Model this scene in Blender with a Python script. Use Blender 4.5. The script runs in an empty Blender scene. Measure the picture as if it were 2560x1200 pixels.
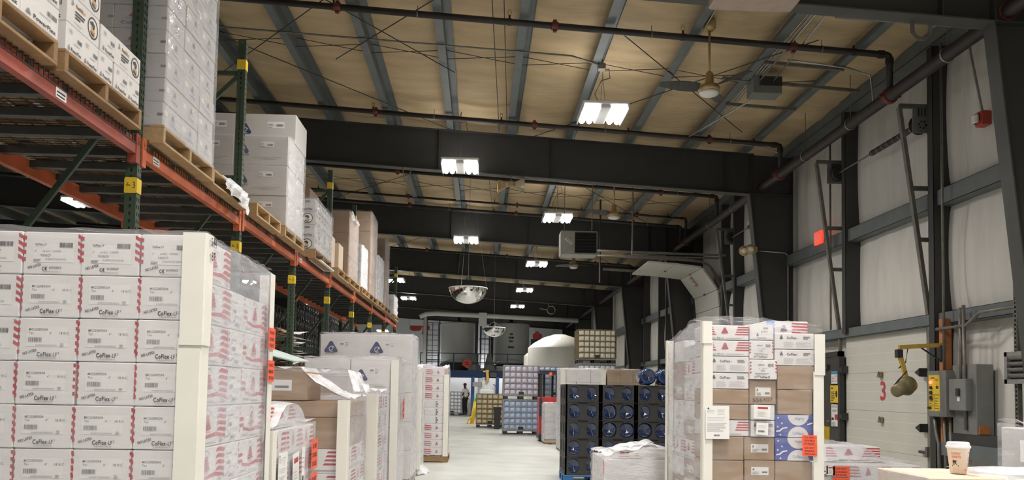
import bpy, bmesh, math, random
from mathutils import Vector, Matrix
random.seed(7)
S = bpy.context.scene
COL = S.collection
R = math.radians
# ------------------------------------------------------------------ camera, world, exposure
CAMZ = 1.45
_y, _p, _r = R(2.18), R(3.2), R(1.0)
FWD = Vector((math.sin(_y)*math.cos(_p), math.cos(_y)*math.cos(_p), math.sin(_p)))
_rt = Vector((math.cos(_y), -math.sin(_y), 0)); _up = _rt.cross(FWD)
RT = _rt*math.cos(_r) + _up*math.sin(_r); UP = -_rt*math.sin(_r) + _up*math.cos(_r)
cam_data = bpy.data.cameras.new('camera')
cam_data.sensor_width = 36.0; cam_data.lens = 36.0*2100/2560
cam_data.shift_y = 258/2560; cam_data.clip_end = 200; cam_data.clip_start = 0.05
cam = bpy.data.objects.new('camera', cam_data); COL.objects.link(cam)
m = Matrix.Identity(4)
for i in range(3):
    m[i][0] = RT[i]; m[i][1] = UP[i]; m[i][2] = -FWD[i]
m[2][3] = CAMZ
cam.matrix_world = m
S.camera = cam
S.view_settings.view_transform = 'Standard'
S.view_settings.look = 'None'
S.view_settings.exposure = 0.0
S.view_settings.gamma = 1.0
S.view_settings.use_curve_mapping = False
S.cycles.max_bounces = 7; S.cycles.diffuse_bounces = 4; S.cycles.glossy_bounces = 3
S.cycles.transparent_max_bounces = 14; S.cycles.transmission_bounces = 4
S.cycles.caustics_reflective = False; S.cycles.caustics_refractive = False
S.cycles.sample_clamp_indirect = 4.0
world = bpy.data.worlds.new('hall_air'); S.world = world; world.use_nodes = True
world.node_tree.nodes['Background'].inputs[0].default_value = (0.9, 0.92, 1.0, 1)
world.node_tree.nodes['Background'].inputs[1].default_value = 0.03
LAMP_DOWN, LAMP_UP = 184.0, 7.5

def at(px, py, y):
    """point on the vertical plane y = const that the measured photo point looks at"""
    d = FWD + RT*((px-1280)/2100) - UP*((py-858)/2100)
    t = y/d.y
    return Vector((d.x*t, y, CAMZ + d.z*t))
def ax(px, py, x):
    d = FWD + RT*((px-1280)/2100) - UP*((py-858)/2100)
    t = x/d.x
    return Vector((x, d.y*t, CAMZ + d.z*t))

# ------------------------------------------------------------------ materials
MATS = {}
def mat(name, col, rough=0.6, metal=0.0, noise=0.08, scale=8.0, bump=0.0, bscale=40.0, spec=0.5, emit=0.0, coat=0.0, stretch=None):
    if name in MATS: return MATS[name]
    M = bpy.data.materials.new(name); M.use_nodes = True; MATS[name] = M
    M.diffuse_color = (*col[:3], 1)
    nt = M.node_tree; N = nt.nodes; L = nt.links
    b = N['Principled BSDF']
    b.inputs['Roughness'].default_value = rough; b.inputs['Metallic'].default_value = metal
    b.inputs['Specular IOR Level'].default_value = spec
    b.inputs['Coat Weight'].default_value = coat
    b.inputs['Base Color'].default_value = (*col[:3], 1)
    if noise or bump:
        tc = N.new('ShaderNodeTexCoord'); src = tc.outputs['Object']
        if stretch:
            mp = N.new('ShaderNodeMapping'); mp.inputs['Scale'].default_value = stretch
            L.new(src, mp.inputs[0]); src = mp.outputs[0]
    if noise:
        n = N.new('ShaderNodeTexNoise'); n.inputs['Scale'].default_value = scale; n.inputs['Detail'].default_value = 5
        L.new(src, n.inputs['Vector'])
        cr = N.new('ShaderNodeValToRGB')
        cr.color_ramp.elements[0].position = 0.3; cr.color_ramp.elements[1].position = 0.7
        cr.color_ramp.elements[0].color = (*[max(0, c*(1-noise)) for c in col[:3]], 1)
        cr.color_ramp.elements[1].color = (*[min(1, c*(1+noise)) for c in col[:3]], 1)
        L.new(n.outputs['Fac'], cr.inputs[0]); L.new(cr.outputs[0], b.inputs['Base Color'])
    if bump:
        n2 = N.new('ShaderNodeTexNoise'); n2.inputs['Scale'].default_value = bscale; n2.inputs['Detail'].default_value = 4
        L.new(src, n2.inputs['Vector'])
        bp = N.new('ShaderNodeBump'); bp.inputs['Strength'].default_value = bump; bp.inputs['Distance'].default_value = 0.02
        L.new(n2.outputs['Fac'], bp.inputs['Height']); L.new(bp.outputs[0], b.inputs['Normal'])
    if emit:
        b.inputs['Emission Color'].default_value = (*col[:3], 1); b.inputs['Emission Strength'].default_value = emit
    return M

def film_mat(name, lo, hi, tint=(0.93, 0.94, 0.98), scale=3.0, stretch=(1, 1, 4), bump=0.5, rough=0.16):
    """clear stretch film: part of the light passes, part is scattered or mirrored by creases"""
    M = bpy.data.materials.new(name); M.use_nodes = True; MATS[name] = M
    nt = M.node_tree; N = nt.nodes; L = nt.links
    b = N['Principled BSDF']; out = N['Material Output']
    b.inputs['Base Color'].default_value = (*tint, 1); b.inputs['Roughness'].default_value = rough
    b.inputs['Specular IOR Level'].default_value = 0.8
    tr = N.new('ShaderNodeBsdfTransparent'); tr.inputs[0].default_value = (0.99, 0.99, 1.0, 1)
    mx = N.new('ShaderNodeMixShader')
    tc = N.new('ShaderNodeTexCoord'); mp = N.new('ShaderNodeMapping'); mp.inputs['Scale'].default_value = stretch
    mp.inputs['Rotation'].default_value = (0.35, 0.25, 0.3)
    L.new(tc.outputs['Object'], mp.inputs[0])
    n = N.new('ShaderNodeTexNoise'); n.inputs['Scale'].default_value = scale; n.inputs['Detail'].default_value = 6; n.inputs['Distortion'].default_value = 0.7
    L.new(mp.outputs[0], n.inputs['Vector'])
    mr = N.new('ShaderNodeMapRange'); mr.inputs[1].default_value = 0.35; mr.inputs[2].default_value = 0.72
    mr.inputs[3].default_value = lo; mr.inputs[4].default_value = hi
    L.new(n.outputs['Fac'], mr.inputs[0])
    lw = N.new('ShaderNodeLayerWeight'); lw.inputs[0].default_value = 0.22
    ad = N.new('ShaderNodeMath'); ad.operation = 'MULTIPLY_ADD'; ad.use_clamp = True
    L.new(lw.outputs['Facing'], ad.inputs[0]); ad.inputs[1].default_value = 0.35; L.new(mr.outputs[0], ad.inputs[2])
    n2 = N.new('ShaderNodeTexNoise'); n2.inputs['Scale'].default_value = scale*3; n2.inputs['Detail'].default_value = 3; n2.inputs['Distortion'].default_value = 1.2
    L.new(mp.outputs[0], n2.inputs['Vector'])
    bp = N.new('ShaderNodeBump'); bp.inputs['Strength'].default_value = bump; bp.inputs['Distance'].default_value = 0.05
    L.new(n2.outputs['Fac'], bp.inputs['Height']); L.new(bp.outputs[0], b.inputs['Normal'])
    L.new(ad.outputs[0], mx.inputs[0]); L.new(tr.outputs[0], mx.inputs[1]); L.new(b.outputs[0], mx.inputs[2])
    L.new(mx.outputs[0], out.inputs[0])
    return M

K = dict
mat('steel_dark', (0.037, 0.0375, 0.036), 0.55, 0.0, 0.12, 3)
mat('steel_purlin', (0.13, 0.148, 0.15), 0.5, 0.1, 0.12, 4)
mat('steel_flange_lit', (0.065, 0.066, 0.06), 0.5, 0.0, 0.12, 4)  # same frame steel, coloured lighter where the flanges catch the light
mat('fabric_tan', (0.51, 0.385, 0.225), 0.75, 0, 0.14, 1.2, 0.6, 5, stretch=(1, 3, 1))
mat('fabric_seam', (0.42, 0.29, 0.14), 0.8, 0, 0.1)
mat('fabric_white', (0.64, 0.625, 0.58), 0.6, 0, 0.07, 2.0, 0.5, 2.5, stretch=(3, 3, 0.5))
mat('concrete', (0.405, 0.42, 0.39), 0.42, 0, 0.16, 1.3, 0.05, 30)
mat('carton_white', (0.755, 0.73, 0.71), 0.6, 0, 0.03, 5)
mat('carton_grey_dimmed', (0.55, 0.53, 0.505), 0.6, 0, 0.03, 5)  # white carton darkened for the dim rack top; grey in two film loads
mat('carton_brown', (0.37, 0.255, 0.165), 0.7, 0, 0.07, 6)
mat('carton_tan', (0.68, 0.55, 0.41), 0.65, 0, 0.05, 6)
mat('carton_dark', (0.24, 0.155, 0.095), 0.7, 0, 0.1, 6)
mat('board_cream', (0.83, 0.805, 0.73), 0.6, 0, 0.03, 4)
mat('paper', (0.85, 0.84, 0.82), 0.6, 0, 0.02, 5)
mat('label_paper', (0.80, 0.78, 0.75), 0.5, 0, 0.02, 5)
mat('ink', (0.035, 0.033, 0.035), 0.6, 0, 0.1)
mat('ink_grey', (0.22, 0.21, 0.21), 0.6, 0, 0.1)
mat('ink_red', (0.46, 0.05, 0.065), 0.6, 0, 0.1)
mat('ink_blue', (0.10, 0.15, 0.42), 0.6, 0, 0.1)
mat('ink_sky', (0.22, 0.36, 0.62), 0.6, 0, 0.1)
mat('ink_navy', (0.045, 0.055, 0.16), 0.6, 0, 0.1)
mat('ink_green', (0.20, 0.42, 0.33), 0.6, 0, 0.1)
mat('ink_orange', (0.62, 0.33, 0.10), 0.6, 0, 0.1)
mat('ink_scarlet', (0.75, 0.10, 0.06), 0.6, 0, 0.05)
mat('tag_orange', (0.95, 0.13, 0.06), 0.5, 0, 0.04, 8, emit=0.0)
mat('box_blue', (0.09, 0.12, 0.38), 0.55, 0, 0.06)
mat('wood', (0.33, 0.20, 0.095), 0.75, 0, 0.25, 6, 0.3, 30, stretch=(1, 1, 1))
mat('wood_light', (0.46, 0.31, 0.155), 0.75, 0, 0.2, 6, 0.3, 30)
mat('rack_green', (0.042, 0.065, 0.040), 0.45, 0, 0.2, 6)
mat('rack_red', (0.34, 0.075, 0.05), 0.5, 0, 0.25, 5)
mat('rack_orange', (0.55, 0.13, 0.05), 0.5, 0, 0.25, 5)
mat('deck_wire', (0.10, 0.075, 0.06), 0.5, 0.3, 0.3, 9)
mat('deck_bar', (0.075, 0.075, 0.07), 0.5, 0.2, 0.2, 9)
mat('yellow', (0.72, 0.50, 0.03), 0.5, 0, 0.1)
mat('pipe_black', (0.020, 0.015, 0.014), 0.5, 0.0, 0.2, 6)
mat('pipe_brown', (0.035, 0.025, 0.024), 0.5, 0.0, 0.2, 6)
mat('coupling_red', (0.13, 0.025, 0.02), 0.5, 0, 0.15)
mat('galv', (0.42, 0.42, 0.40), 0.38, 0.7, 0.15, 10)
mat('galv_dull', (0.20, 0.19, 0.165), 0.45, 0.4, 0.2, 10)
mat('wire', (0.03, 0.028, 0.025), 0.6, 0, 0.1)
mat('lamp_white', (0.80, 0.80, 0.80), 0.4, 0, 0.02)
mat('tube_glow', (1.0, 0.97, 0.93), 0.4, 0, 0, emit=26.0)
mat('dome_glass', (0.75, 0.75, 0.72), 0.4, 0, 0.02)
mat('mirror', (0.86, 0.86, 0.84), 0.06, 1.0, 0, 3)
mat('fan_blade', (0.045, 0.043, 0.04), 0.5, 0, 0.1)
mat('brass', (0.50, 0.36, 0.17), 0.4, 0.4, 0.1)
mat('heater_grey', (0.33, 0.33, 0.29), 0.45, 0.1, 0.08)
mat('heater_reflect_tint', (0.42, 0.33, 0.27), 0.45, 0.1, 0.08)  # casing colour carries the warm light reflected on its underside
mat('slot_black', (0.008, 0.008, 0.008), 0.8, 0, 0)
mat('door_white', (0.58, 0.57, 0.51), 0.5, 0, 0.03, 2, 0.03, 20)
mat('door_dark', (0.05, 0.045, 0.04), 0.5, 0, 0.1)
mat('box_grey', (0.20, 0.205, 0.19), 0.5, 0.1, 0.08)
mat('post_orange', (0.42, 0.15, 0.045), 0.55, 0, 0.2)
mat('arm_yellow', (0.52, 0.33, 0.06), 0.5, 0, 0.12)
mat('olive', (0.20, 0.165, 0.085), 0.45, 0.2, 0.15)
mat('alarm_red', (0.40, 0.045, 0.03), 0.45, 0, 0.1)
mat('exit_glow', (1.0, 0.09, 0.05), 0.5, 0, 0, emit=0.75)
mat('lamp_led', (1.0, 0.12, 0.06), 0.5, 0, 0, emit=4.0)
mat('black_plastic', (0.028, 0.028, 0.028), 0.45, 0, 0.2, 10)
mat('rack_plastic', (0.035, 0.034, 0.032), 0.5, 0, 0.25, 12)
mat('crate_black', (0.010, 0.010, 0.011), 0.55, 0, 0.2, 12)
mat('pallet_blue', (0.02, 0.14, 0.36), 0.45, 0, 0.1)
mat('bottle_blue', (0.012, 0.034, 0.11), 0.10, 0, 0.35, 7, spec=0.9, coat=0.4)
mat('bottle_dark', (0.004, 0.006, 0.014), 0.3, 0, 0.2, 8, spec=0.8)
mat('tank_grey', (0.66, 0.68, 0.68), 0.5, 0, 0.03, 2)
mat('tank_cream', (0.62, 0.62, 0.56), 0.5, 0, 0.03, 2)
mat('platform_blue', (0.025, 0.075, 0.22), 0.45, 0, 0.1)
mat('rail_blue', (0.03, 0.065, 0.13), 0.45, 0, 0.1)
mat('ibc_clear', (0.78, 0.80, 0.88), 0.35, 0, 0.03)
mat('ibc_lilac', (0.66, 0.62, 0.74), 0.35, 0, 0.04)
mat('ibc_blue', (0.42, 0.54, 0.74), 0.35, 0, 0.05)
mat('ibc_tan', (0.60, 0.50, 0.30), 0.4, 0, 0.05)
mat('ibc_cream', (0.80, 0.76, 0.62), 0.4, 0, 0.03)
mat('cage', (0.38, 0.38, 0.37), 0.35, 0.7, 0.1)
mat('cage_dark', (0.16, 0.12, 0.06), 0.5, 0.3, 0.1)
mat('lift_red', (0.42, 0.025, 0.03), 0.4, 0, 0.1, coat=0.3)
mat('skin', (0.07, 0.04, 0.028), 0.55, 0, 0.08)
mat('shirt', (0.72, 0.69, 0.64), 0.8, 0, 0.05, 8)
mat('trousers', (0.025, 0.025, 0.028), 0.8, 0, 0.15, 8)
mat('cap_dark', (0.03, 0.02, 0.018), 0.7, 0, 0.1)
mat('sign_green', (0.10, 0.60, 0.16), 0.5, 0, 0.05)
mat('sign_white', (0.72, 0.72, 0.70), 0.5, 0, 0.03)
mat('sign_blue', (0.08, 0.28, 0.45), 0.5, 0, 0.03)
mat('cup_paper', (0.86, 0.76, 0.68), 0.5, 0, 0.02)
mat('cup_lid', (0.92, 0.90, 0.90), 0.35, 0, 0)
mat('wall_grey', (0.50, 0.52, 0.55), 0.7, 0, 0.04, 1)
mat('wall_white', (0.72, 0.75, 0.78), 0.7, 0, 0.04, 1)
mat('bag_cloth', (0.25, 0.245, 0.23), 0.8, 0, 0.1)
mat('teal_board', (0.50, 0.60, 0.57), 0.6, 0, 0.15, 3)
film_mat('film_clear', 0.02, 0.16, bump=0.18)
film_mat('film_haze', 0.10, 0.42, tint=(0.88, 0.89, 0.95), scale=1.6, bump=0.16)
film_mat('film_white', 0.40, 0.80, tint=(0.94, 0.95, 0.98), scale=3.0, bump=0.35)
film_mat('film_rack', 0.04, 0.26, scale=2.5, bump=0.3, rough=0.12)

# ------------------------------------------------------------------ mesh helpers
class MB:
    def __init__(s): s.v = []; s.f = []; s.mi = []; s.mats = []
    def mi_of(s, m):
        m = MATS[m] if isinstance(m, str) else m
        if m not in s.mats: s.mats.append(m)
        return s.mats.index(m)
    def add(s, vs, fs, m):
        o = len(s.v); k = s.mi_of(m)
        s.v += [tuple(v) for v in vs]
        for f in fs: s.f.append([i+o for i in f]); s.mi.append(k)
        return s
    def box(s, x0, y0, z0, x1, y1, z1, m):
        v = [(x, y, z) for z in (z0, z1) for y in (y0, y1) for x in (x0, x1)]
        return s.add(v, [(0,2,3,1),(4,5,7,6),(0,1,5,4),(2,6,7,3),(0,4,6,2),(1,3,7,5)], m)
    def cbox(s, x0, y0, z0, x1, y1, z1, m, c=0.004):
        """box with chamfered vertical and top edges: three rings"""
        def ring(d, z): return [(x0+d,y0+0,z),(x1-d,y0,z),(x1,y0+d,z),(x1,y1-d,z),(x1-d,y1,z),(x0+d,y1,z),(x0,y1-d,z),(x0,y0+d,z)]
        def ring2(d, z): return [(x0+2*d,y0+d,z),(x1-2*d,y0+d,z),(x1-d,y0+2*d,z),(x1-d,y1-2*d,z),(x1-2*d,y1-d,z),(x0+2*d,y1-d,z),(x0+d,y1-2*d,z),(x0+d,y0+2*d,z)]
        v = ring2(c, z0)+ring(c, z0+c)+ring(c, z1-c)+ring2(c, z1)
        f = [tuple(range(7,-1,-1)), tuple(range(24,32))]
        for k in range(3):
            for i in range(8):
                j = (i+1) % 8; f.append((k*8+i, k*8+j, k*8+8+j, k*8+8+i))
        return s.add(v, f, m)
    def bar(s, a, b, w, h, m, up=(0,0,1)):
        a = Vector(a); b = Vector(b); d = (b-a).normalized(); u = Vector(up)
        if abs(d.dot(u)) > 0.99: u = Vector((0,1,0))
        r = d.cross(u).normalized(); u = r.cross(d)
        v = []
        for p in (a, b):
            for (i, j) in ((-1,-1),(1,-1),(1,1),(-1,1)): v.append(p + r*(w/2*i) + u*(h/2*j))
        return s.add(v, [(3,2,1,0),(4,5,6,7),(0,1,5,4),(1,2,6,5),(2,3,7,6),(3,0,4,7)], m)
    def tube(s, pts, r, m, n=8, cap=True, rad=None):
        P = [Vector(p) for p in pts]; v = []; f = []
        for i, p in enumerate(P):
            d = ((P[min(i+1,len(P)-1)]-P[i]).normalized() + (P[i]-P[max(i-1,0)]).normalized())
            d = d.normalized() if d.length > 1e-6 else Vector((0,0,1))
            a = Vector((0,0,1)) if abs(d.z) < 0.9 else Vector((1,0,0))
            u = d.cross(a).normalized(); w = u.cross(d)
            rr = rad[i] if rad else r
            for k in range(n):
                t = 2*math.pi*k/n; v.append(p + u*(rr*math.cos(t)) + w*(rr*math.sin(t)))
        for i in range(len(P)-1):
            for k in range(n):
                j = (k+1) % n; f.append((i*n+k, i*n+j, i*n+n+j, i*n+n+k))
        if cap: f += [tuple(range(n-1,-1,-1)), tuple(range((len(P)-1)*n, len(P)*n))]
        return s.add(v, f, m)
    def lathe(s, prof, m, n=24, c=(0,0,0), axis='z', cap=True):
        v = []; f = []
        for (r, h) in prof:
            for k in range(n):
                t = 2*math.pi*k/n; a, b = r*math.cos(t), r*math.sin(t)
                q = {'z': (a, b, h), 'x': (h, a, b), 'y': (b, h, a)}[axis]
                v.append((q[0]+c[0], q[1]+c[1], q[2]+c[2]))
        for i in range(len(prof)-1):
            for k in range(n):
                j = (k+1) % n; f.append((i*n+k, i*n+j, i*n+n+j, i*n+n+k))
        if cap: f += [tuple(range(n-1,-1,-1)), tuple(range((len(prof)-1)*n, len(prof)*n))]
        return s.add(v, f, m)
    def prism(s, poly, a0, a1, m, axis='y'):
        """poly of 2D points extruded along an axis"""
        n = len(poly)
        q = {'y': lambda p, t: (p[0], t, p[1]), 'x': lambda p, t: (t, p[0], p[1]), 'z': lambda p, t: (p[0], p[1], t)}[axis]
        v = [q(p, a0) for p in poly] + [q(p, a1) for p in poly]
        f = [tuple(range(n)), tuple(range(2*n-1, n-1, -1))]
        for i in range(n):
            j = (i+1) % n; f.append((j, i, i+n, j+n))
        return s.add(v, f, m)
    def mesh(s, name, smooth=False):
        me = bpy.data.meshes.new(name); me.from_pydata(s.v, [], s.f)
        for mm in s.mats: me.materials.append(mm)
        me.polygons.foreach_set('material_index', s.mi)
        if smooth: me.polygons.foreach_set('use_smooth', [True]*len(s.f))
        me.update(); return me
    def fix(s, name, smooth=False):
        me = s.mesh(name, smooth); bm = bmesh.new(); bm.from_mesh(me)
        bmesh.ops.recalc_face_normals(bm, faces=bm.faces); bm.to_mesh(me); bm.free(); return me
    def build(s, name, parent=None, loc=(0,0,0), rot=(0,0,0), smooth=False, **tags):
        return put(name, s.fix(name, smooth), parent, loc, rot, **tags)

def put(name, me, parent=None, loc=(0,0,0), rot=(0,0,0), **tags):
    o = bpy.data.objects.new(name, me); COL.objects.link(o)
    o.location = loc; o.rotation_euler = rot
    if parent is not None: o.parent = parent
    for k, v in tags.items(): o[k] = v
    return o
def thing(name, label, cat, loc=(0,0,0), rotz=0, group=None):
    o = bpy.data.objects.new(name, None); COL.objects.link(o)
    o.empty_display_size = 0.1; o.location = loc; o.rotation_euler = (0,0,rotz)
    o['label'] = label; o['category'] = cat
    if group: o['group'] = group
    return o
def node(name, parent=None, loc=(0,0,0), rot=(0,0,0), **tags):
    o = bpy.data.objects.new(name, None); COL.objects.link(o); o.empty_display_size = 0.1
    o.location = loc; o.rotation_euler = rot
    if parent is not None: o.parent = parent
    for k, v in tags.items(): o[k] = v
    return o
def tag(o, label, cat, group=None):
    o['label'] = label; o['category'] = cat
    if group: o['group'] = group
    return o
def smooth_angle(o, ang=35):
    for p in o.data.polygons: p.use_smooth = True
    try: o.data.set_sharp_from_angle(angle=R(ang))
    except Exception: pass
    return o

# ------------------------------------------------------------------ flat print: lettering and marks
_tc = {}
def text_geo(s, bold=0.0, xs=1.0):
    k = (s, bold, xs)
    if k in _tc: return _tc[k]
    cu = bpy.data.curves.new('lettering', 'FONT'); cu.body = s; cu.size = 1.0; cu.resolution_u = 2
    cu.offset = bold*.45; cu.space_character = 1.0+bold*1.6; cu.fill_mode = 'FRONT'
    o = bpy.data.objects.new('lettering', cu); COL.objects.link(o)
    dg = bpy.context.evaluated_depsgraph_get(); dg.update()
    me = bpy.data.meshes.new_from_object(o.evaluated_get(dg))
    vs = [(v.co.x*xs, v.co.y) for v in me.vertices]; fs = [list(p.vertices) for p in me.polygons]
    bpy.data.objects.remove(o); bpy.data.curves.remove(cu); bpy.data.meshes.remove(me)
    x0 = min((v[0] for v in vs), default=0); x1 = max((v[0] for v in vs), default=0)
    _tc[k] = ([(v[0]-x0, v[1]) for v in vs], fs, x1-x0)
    return _tc[k]
class PR(MB):
    """print on a plane: u to the right, v up; stored as x = u, z = v, y = -layer"""
    def poly(s, pts, m, lay=1):
        y = -0.0012*lay; return s.add([(u, y, v) for u, v in pts], [tuple(range(len(pts)))], m)
    def rect(s, u0, v0, u1, v1, m, lay=1): return s.poly([(u0,v0),(u1,v0),(u1,v1),(u0,v1)], m, lay)
    def text(s, t, u, v, h, m, bold=0.0, xs=1.0, rot=0, lay=2, width=None, flip=False):
        vs, fs, w = text_geo(t, bold, xs)
        h = h/0.73; sx = (width/w if width else h)
        c, sn = math.cos(R(rot)), math.sin(R(rot)); o = []
        for (a, b) in vs:
            a, b = a*sx, b*h
            if flip: a, b = -a, -b
            o.append((u + a*c - b*sn, -0.0012*lay, v + a*sn + b*c))
        return s.add(o, fs, m)
    def bars(s, u0, v0, u1, v1, m='ink', n=13, lay=3):
        rr = random.Random(n); x = u0; w = (u1-u0)/n
        for i in range(n):
            t = w*rr.uniform(0.4, 0.8); s.rect(x, v0, x+t, v1, m, lay); x += w
        return s
    def lines(s, u0, v0, u1, v1, n, m='ink_grey', lay=3, fill=0.4):
        rr = random.Random(int(n*7+u0*1000)); h = (v1-v0)/n
        for i in range(n):
            s.rect(u0, v0+h*i, u0+(u1-u0)*rr.uniform(0.6, 1), v0+h*(i+fill), m, lay)
        return s
    def ring(s, u, v, r0, r1, m, lay=2, a0=0, a1=360, n=28, sq=1.0):
        P = []
        for i in range(n+1):
            t = R(a0+(a1-a0)*i/n); P.append((math.cos(t)*sq, math.sin(t)))
        vs = [(u+r0*c, -0.0012*lay, v+r0*q) for c, q in P] + [(u+r1*c, -0.0012*lay, v+r1*q) for c, q in P]
        return s.add(vs, [(i, i+n+1, i+n+2, i+1) for i in range(n)], m)
    def disc(s, u, v, r, m, lay=2, n=24, sq=1.0):
        return s.poly([(u+r*sq*math.cos(2*math.pi*i/n), v+r*math.sin(2*math.pi*i/n)) for i in range(n)], m, lay)
    def tri_stripes(s, u, v, w, h, m, lay=3, n=5):
        """rounded triangle emblem drawn as stacked wavy bars"""
        for i in range(n):
            t0, t1 = i/n, (i+0.74)/n
            w0 = w*(1-t0*0.82)/2; w1 = w*(1-t1*0.82)/2
            q = h*0.05
            s.poly([(u-w0, v+h*t0), (u-w0*0.3, v+h*t0-q), (u+w0, v+h*t0+q), (u+w1, v+h*t1+q), (u-w1*0.3, v+h*t1-q), (u-w1, v+h*t1)], m, lay)
        return s
    def tri_swirl(s, u, v, w, m='ink_navy', inner='carton_white', lay=2):
        """solid rounded triangle with a light curl inside"""
        P = []
        for k, (cx, cy) in enumerate(((w*0.36, w*0.13), (0, w*0.72), (-w*0.36, w*0.13))):
            b = (-90, 30, 150)[k]
            for j in range(7):
                t = R(b - 10 + 140*j/6); r = w*0.13; P.append((u+cx+r*math.cos(t), v+cy+r*math.sin(t)))
        s.poly(P, m, lay)
        s.ring(u+w*0.06, v+w*0.27, w*0.17, w*0.215, inner, lay+1, 20, 300, 16)
        s.ring(u-w*0.17, v+w*0.42, w*0.30, w*0.34, inner, lay+1, -75, 10, 10)
        return s
    def star(s, u, v, r, m, lay=3):
        return s.poly([(u+(r if i % 2 == 0 else r*0.42)*math.sin(math.pi*i/5), v+(r if i % 2 == 0 else r*0.42)*math.cos(math.pi*i/5)) for i in range(10)], m, lay)
_pm = {}
def pmesh(key, fn):
    if key not in _pm:
        p = PR(); fn(p); _pm[key] = p.mesh('print')
    return _pm[key]
# ------------------------------------------------------------------ cartons and their print
def pr_lf_end(p, w, h):          # small end of the latex free bandage carton
    p.rect(w*.14, h*.33, w*.84, h*.80, 'label_paper', 1)
    p.text('MCG089004', w*.18, h*.70, h*.06, 'ink_grey', 0.01)
    p.text('Tan', w*.18, h*.62, h*.055, 'ink_grey'); p.text('4"', w*.53, h*.62, h*.055, 'ink_grey'); p.text('18 R/C', w*.70, h*.62, h*.06, 'ink_grey')
    p.bars(w*.18, h*.44, w*.41, h*.54, 'ink_grey', 15)
    p.text('(01)00372175(17)031022(10)', w*.30, h*.345, h*.035, 'ink_grey', width=w*.36)
    p.lines(w*.72, h*.34, w*.79, h*.42, 3, 'ink_grey')
    p.text('NO LATEX', w*.10, h*.125, h*.065, 'ink', 0.035, rot=17, width=w*.24)
    p.text('CoFlex', w*.33, h*.10, h*.105, 'ink', 0.045, width=w*.245); p.text('-LF', w*.585, h*.10, h*.10, 'ink', 0.012, width=w*.085)
    p.text('2', w*.685, h*.16, h*.05, 'ink')
    p.text('BY ANDOVER HEALTHCARE, INC.', w*.36, h*.045, h*.03, 'ink_grey', width=w*.30)
    for i in range(5): p.rect(-.003, h*(.16+.17*i), w*.030, h*(.25+.17*i), 'ink_red', 1)
    for i in range(5): p.rect(w*.972, h*(.22+.165*i), w+.003, h*(.30+.165*i), 'ink_red', 1)
def pr_camo_end(p, w, h):        # top row carton with the larger label
    p.rect(w*.18, h*.28, w*.86, h*.72, 'label_paper', 1)
    p.text('CoFlex', w*.20, h*.68, h*.05, 'ink', 0.04, width=w*.13); p.text('-LF', w*.335, h*.68, h*.05, 'ink', width=w*.06)
    p.lines(w*.20, h*.655, w*.38, h*.665, 1, 'ink_grey')
    p.bars(w*.62, h*.64, w*.85, h*.75, 'ink', 17)
    p.text('3"', w*.20, h*.52, h*.045, 'ink_grey'); p.text('24 R/C', w*.33, h*.52, h*.045, 'ink_grey'); p.text('CAMPK', w*.50, h*.525, h*.045, 'ink_grey')
    p.text('9300CP', w*.30, h*.42, h*.055, 'ink_grey', 0.01); p.lines(w*.18, h*.30, w*.33, h*.37, 2, 'ink_grey')
    p.text('(01)00372175(17)031022', w*.38, h*.335, h*.045, 'ink_grey', width=w*.36)
    p.text('NO LATEX', w*.10, h*.115, h*.065, 'ink', 0.035, rot=17, width=w*.23)
    p.text('C\u20ac', w*.33, h*.09, h*.085, 'ink', 0.04, width=w*.09); p.text('AVC9300CP', w*.45, h*.13, h*.055, 'ink', 0.01, width=w*.21)
    p.text('BY ANDOVER HEALTHCARE, INC.', w*.36, h*.045, h*.03, 'ink_grey', width=w*.30)
    for i in range(4): p.rect(-.004, h*(.30+.17*i), w*.05, h*(.39+.17*i), 'ink_red', 1)
    for i in range(4): p.poly([(w*.93, h*(.38+.165*i)), (w+.004, h*(.32+.165*i)), (w+.004, h*(.40+.165*i)), (w*.93, h*(.47+.165*i))], 'ink_red', 1)
def pr_lf_side(p, w, h):         # long side: red waves, ringed triangle emblem, name
    p.tri_stripes(w*.44, h*.42, w*.20, h*.38, 'ink_red')
    p.ring(w*.44, h*.55, h*.36, h*.375, 'ink_grey', 2, 35, 145, 14, 0.9)
    p.text('ANDOVER', w*.36, h*.34, h*.04, 'ink_grey', 0.01, width=w*.16)
    for i in range(4):
        v = h*(.34+.165*i)
        p.poly([(w*(.74-.05*i*0+.0), v), (w*.80, v+h*.03), (w, v-h*.01), (w, v+h*.085), (w*.84, v+h*.125), (w*(.77), v+h*.09)], 'ink_red', 1)
    for i in range(2):
        v = h*(.36+.17*i)
        p.poly([(0, v), (w*.10, v+h*.01), (w*.16, v+h*.04), (w*.10, v+h*.11), (0, v+h*.10)], 'ink_red', 1)
    p.poly([(w*.12, h*.27), (w*.4, h*.20), (w*.7, h*.24), (w, h*.18), (w, h*.27), (w*.7, h*.34), (w*.4, h*.28), (w*.12, h*.36)], 'ink_red', 1)
    p.text('CoFlex-LF', w*.04, h*.09, h*.09, 'ink_grey', 0.03, width=w*.26); p.lines(w*.34, h*.07, w*.72, h*.13, 2, 'ink_grey'); p.lines(w*.82, h*.06, w*.96, h*.19, 4, 'ink_grey')
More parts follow.
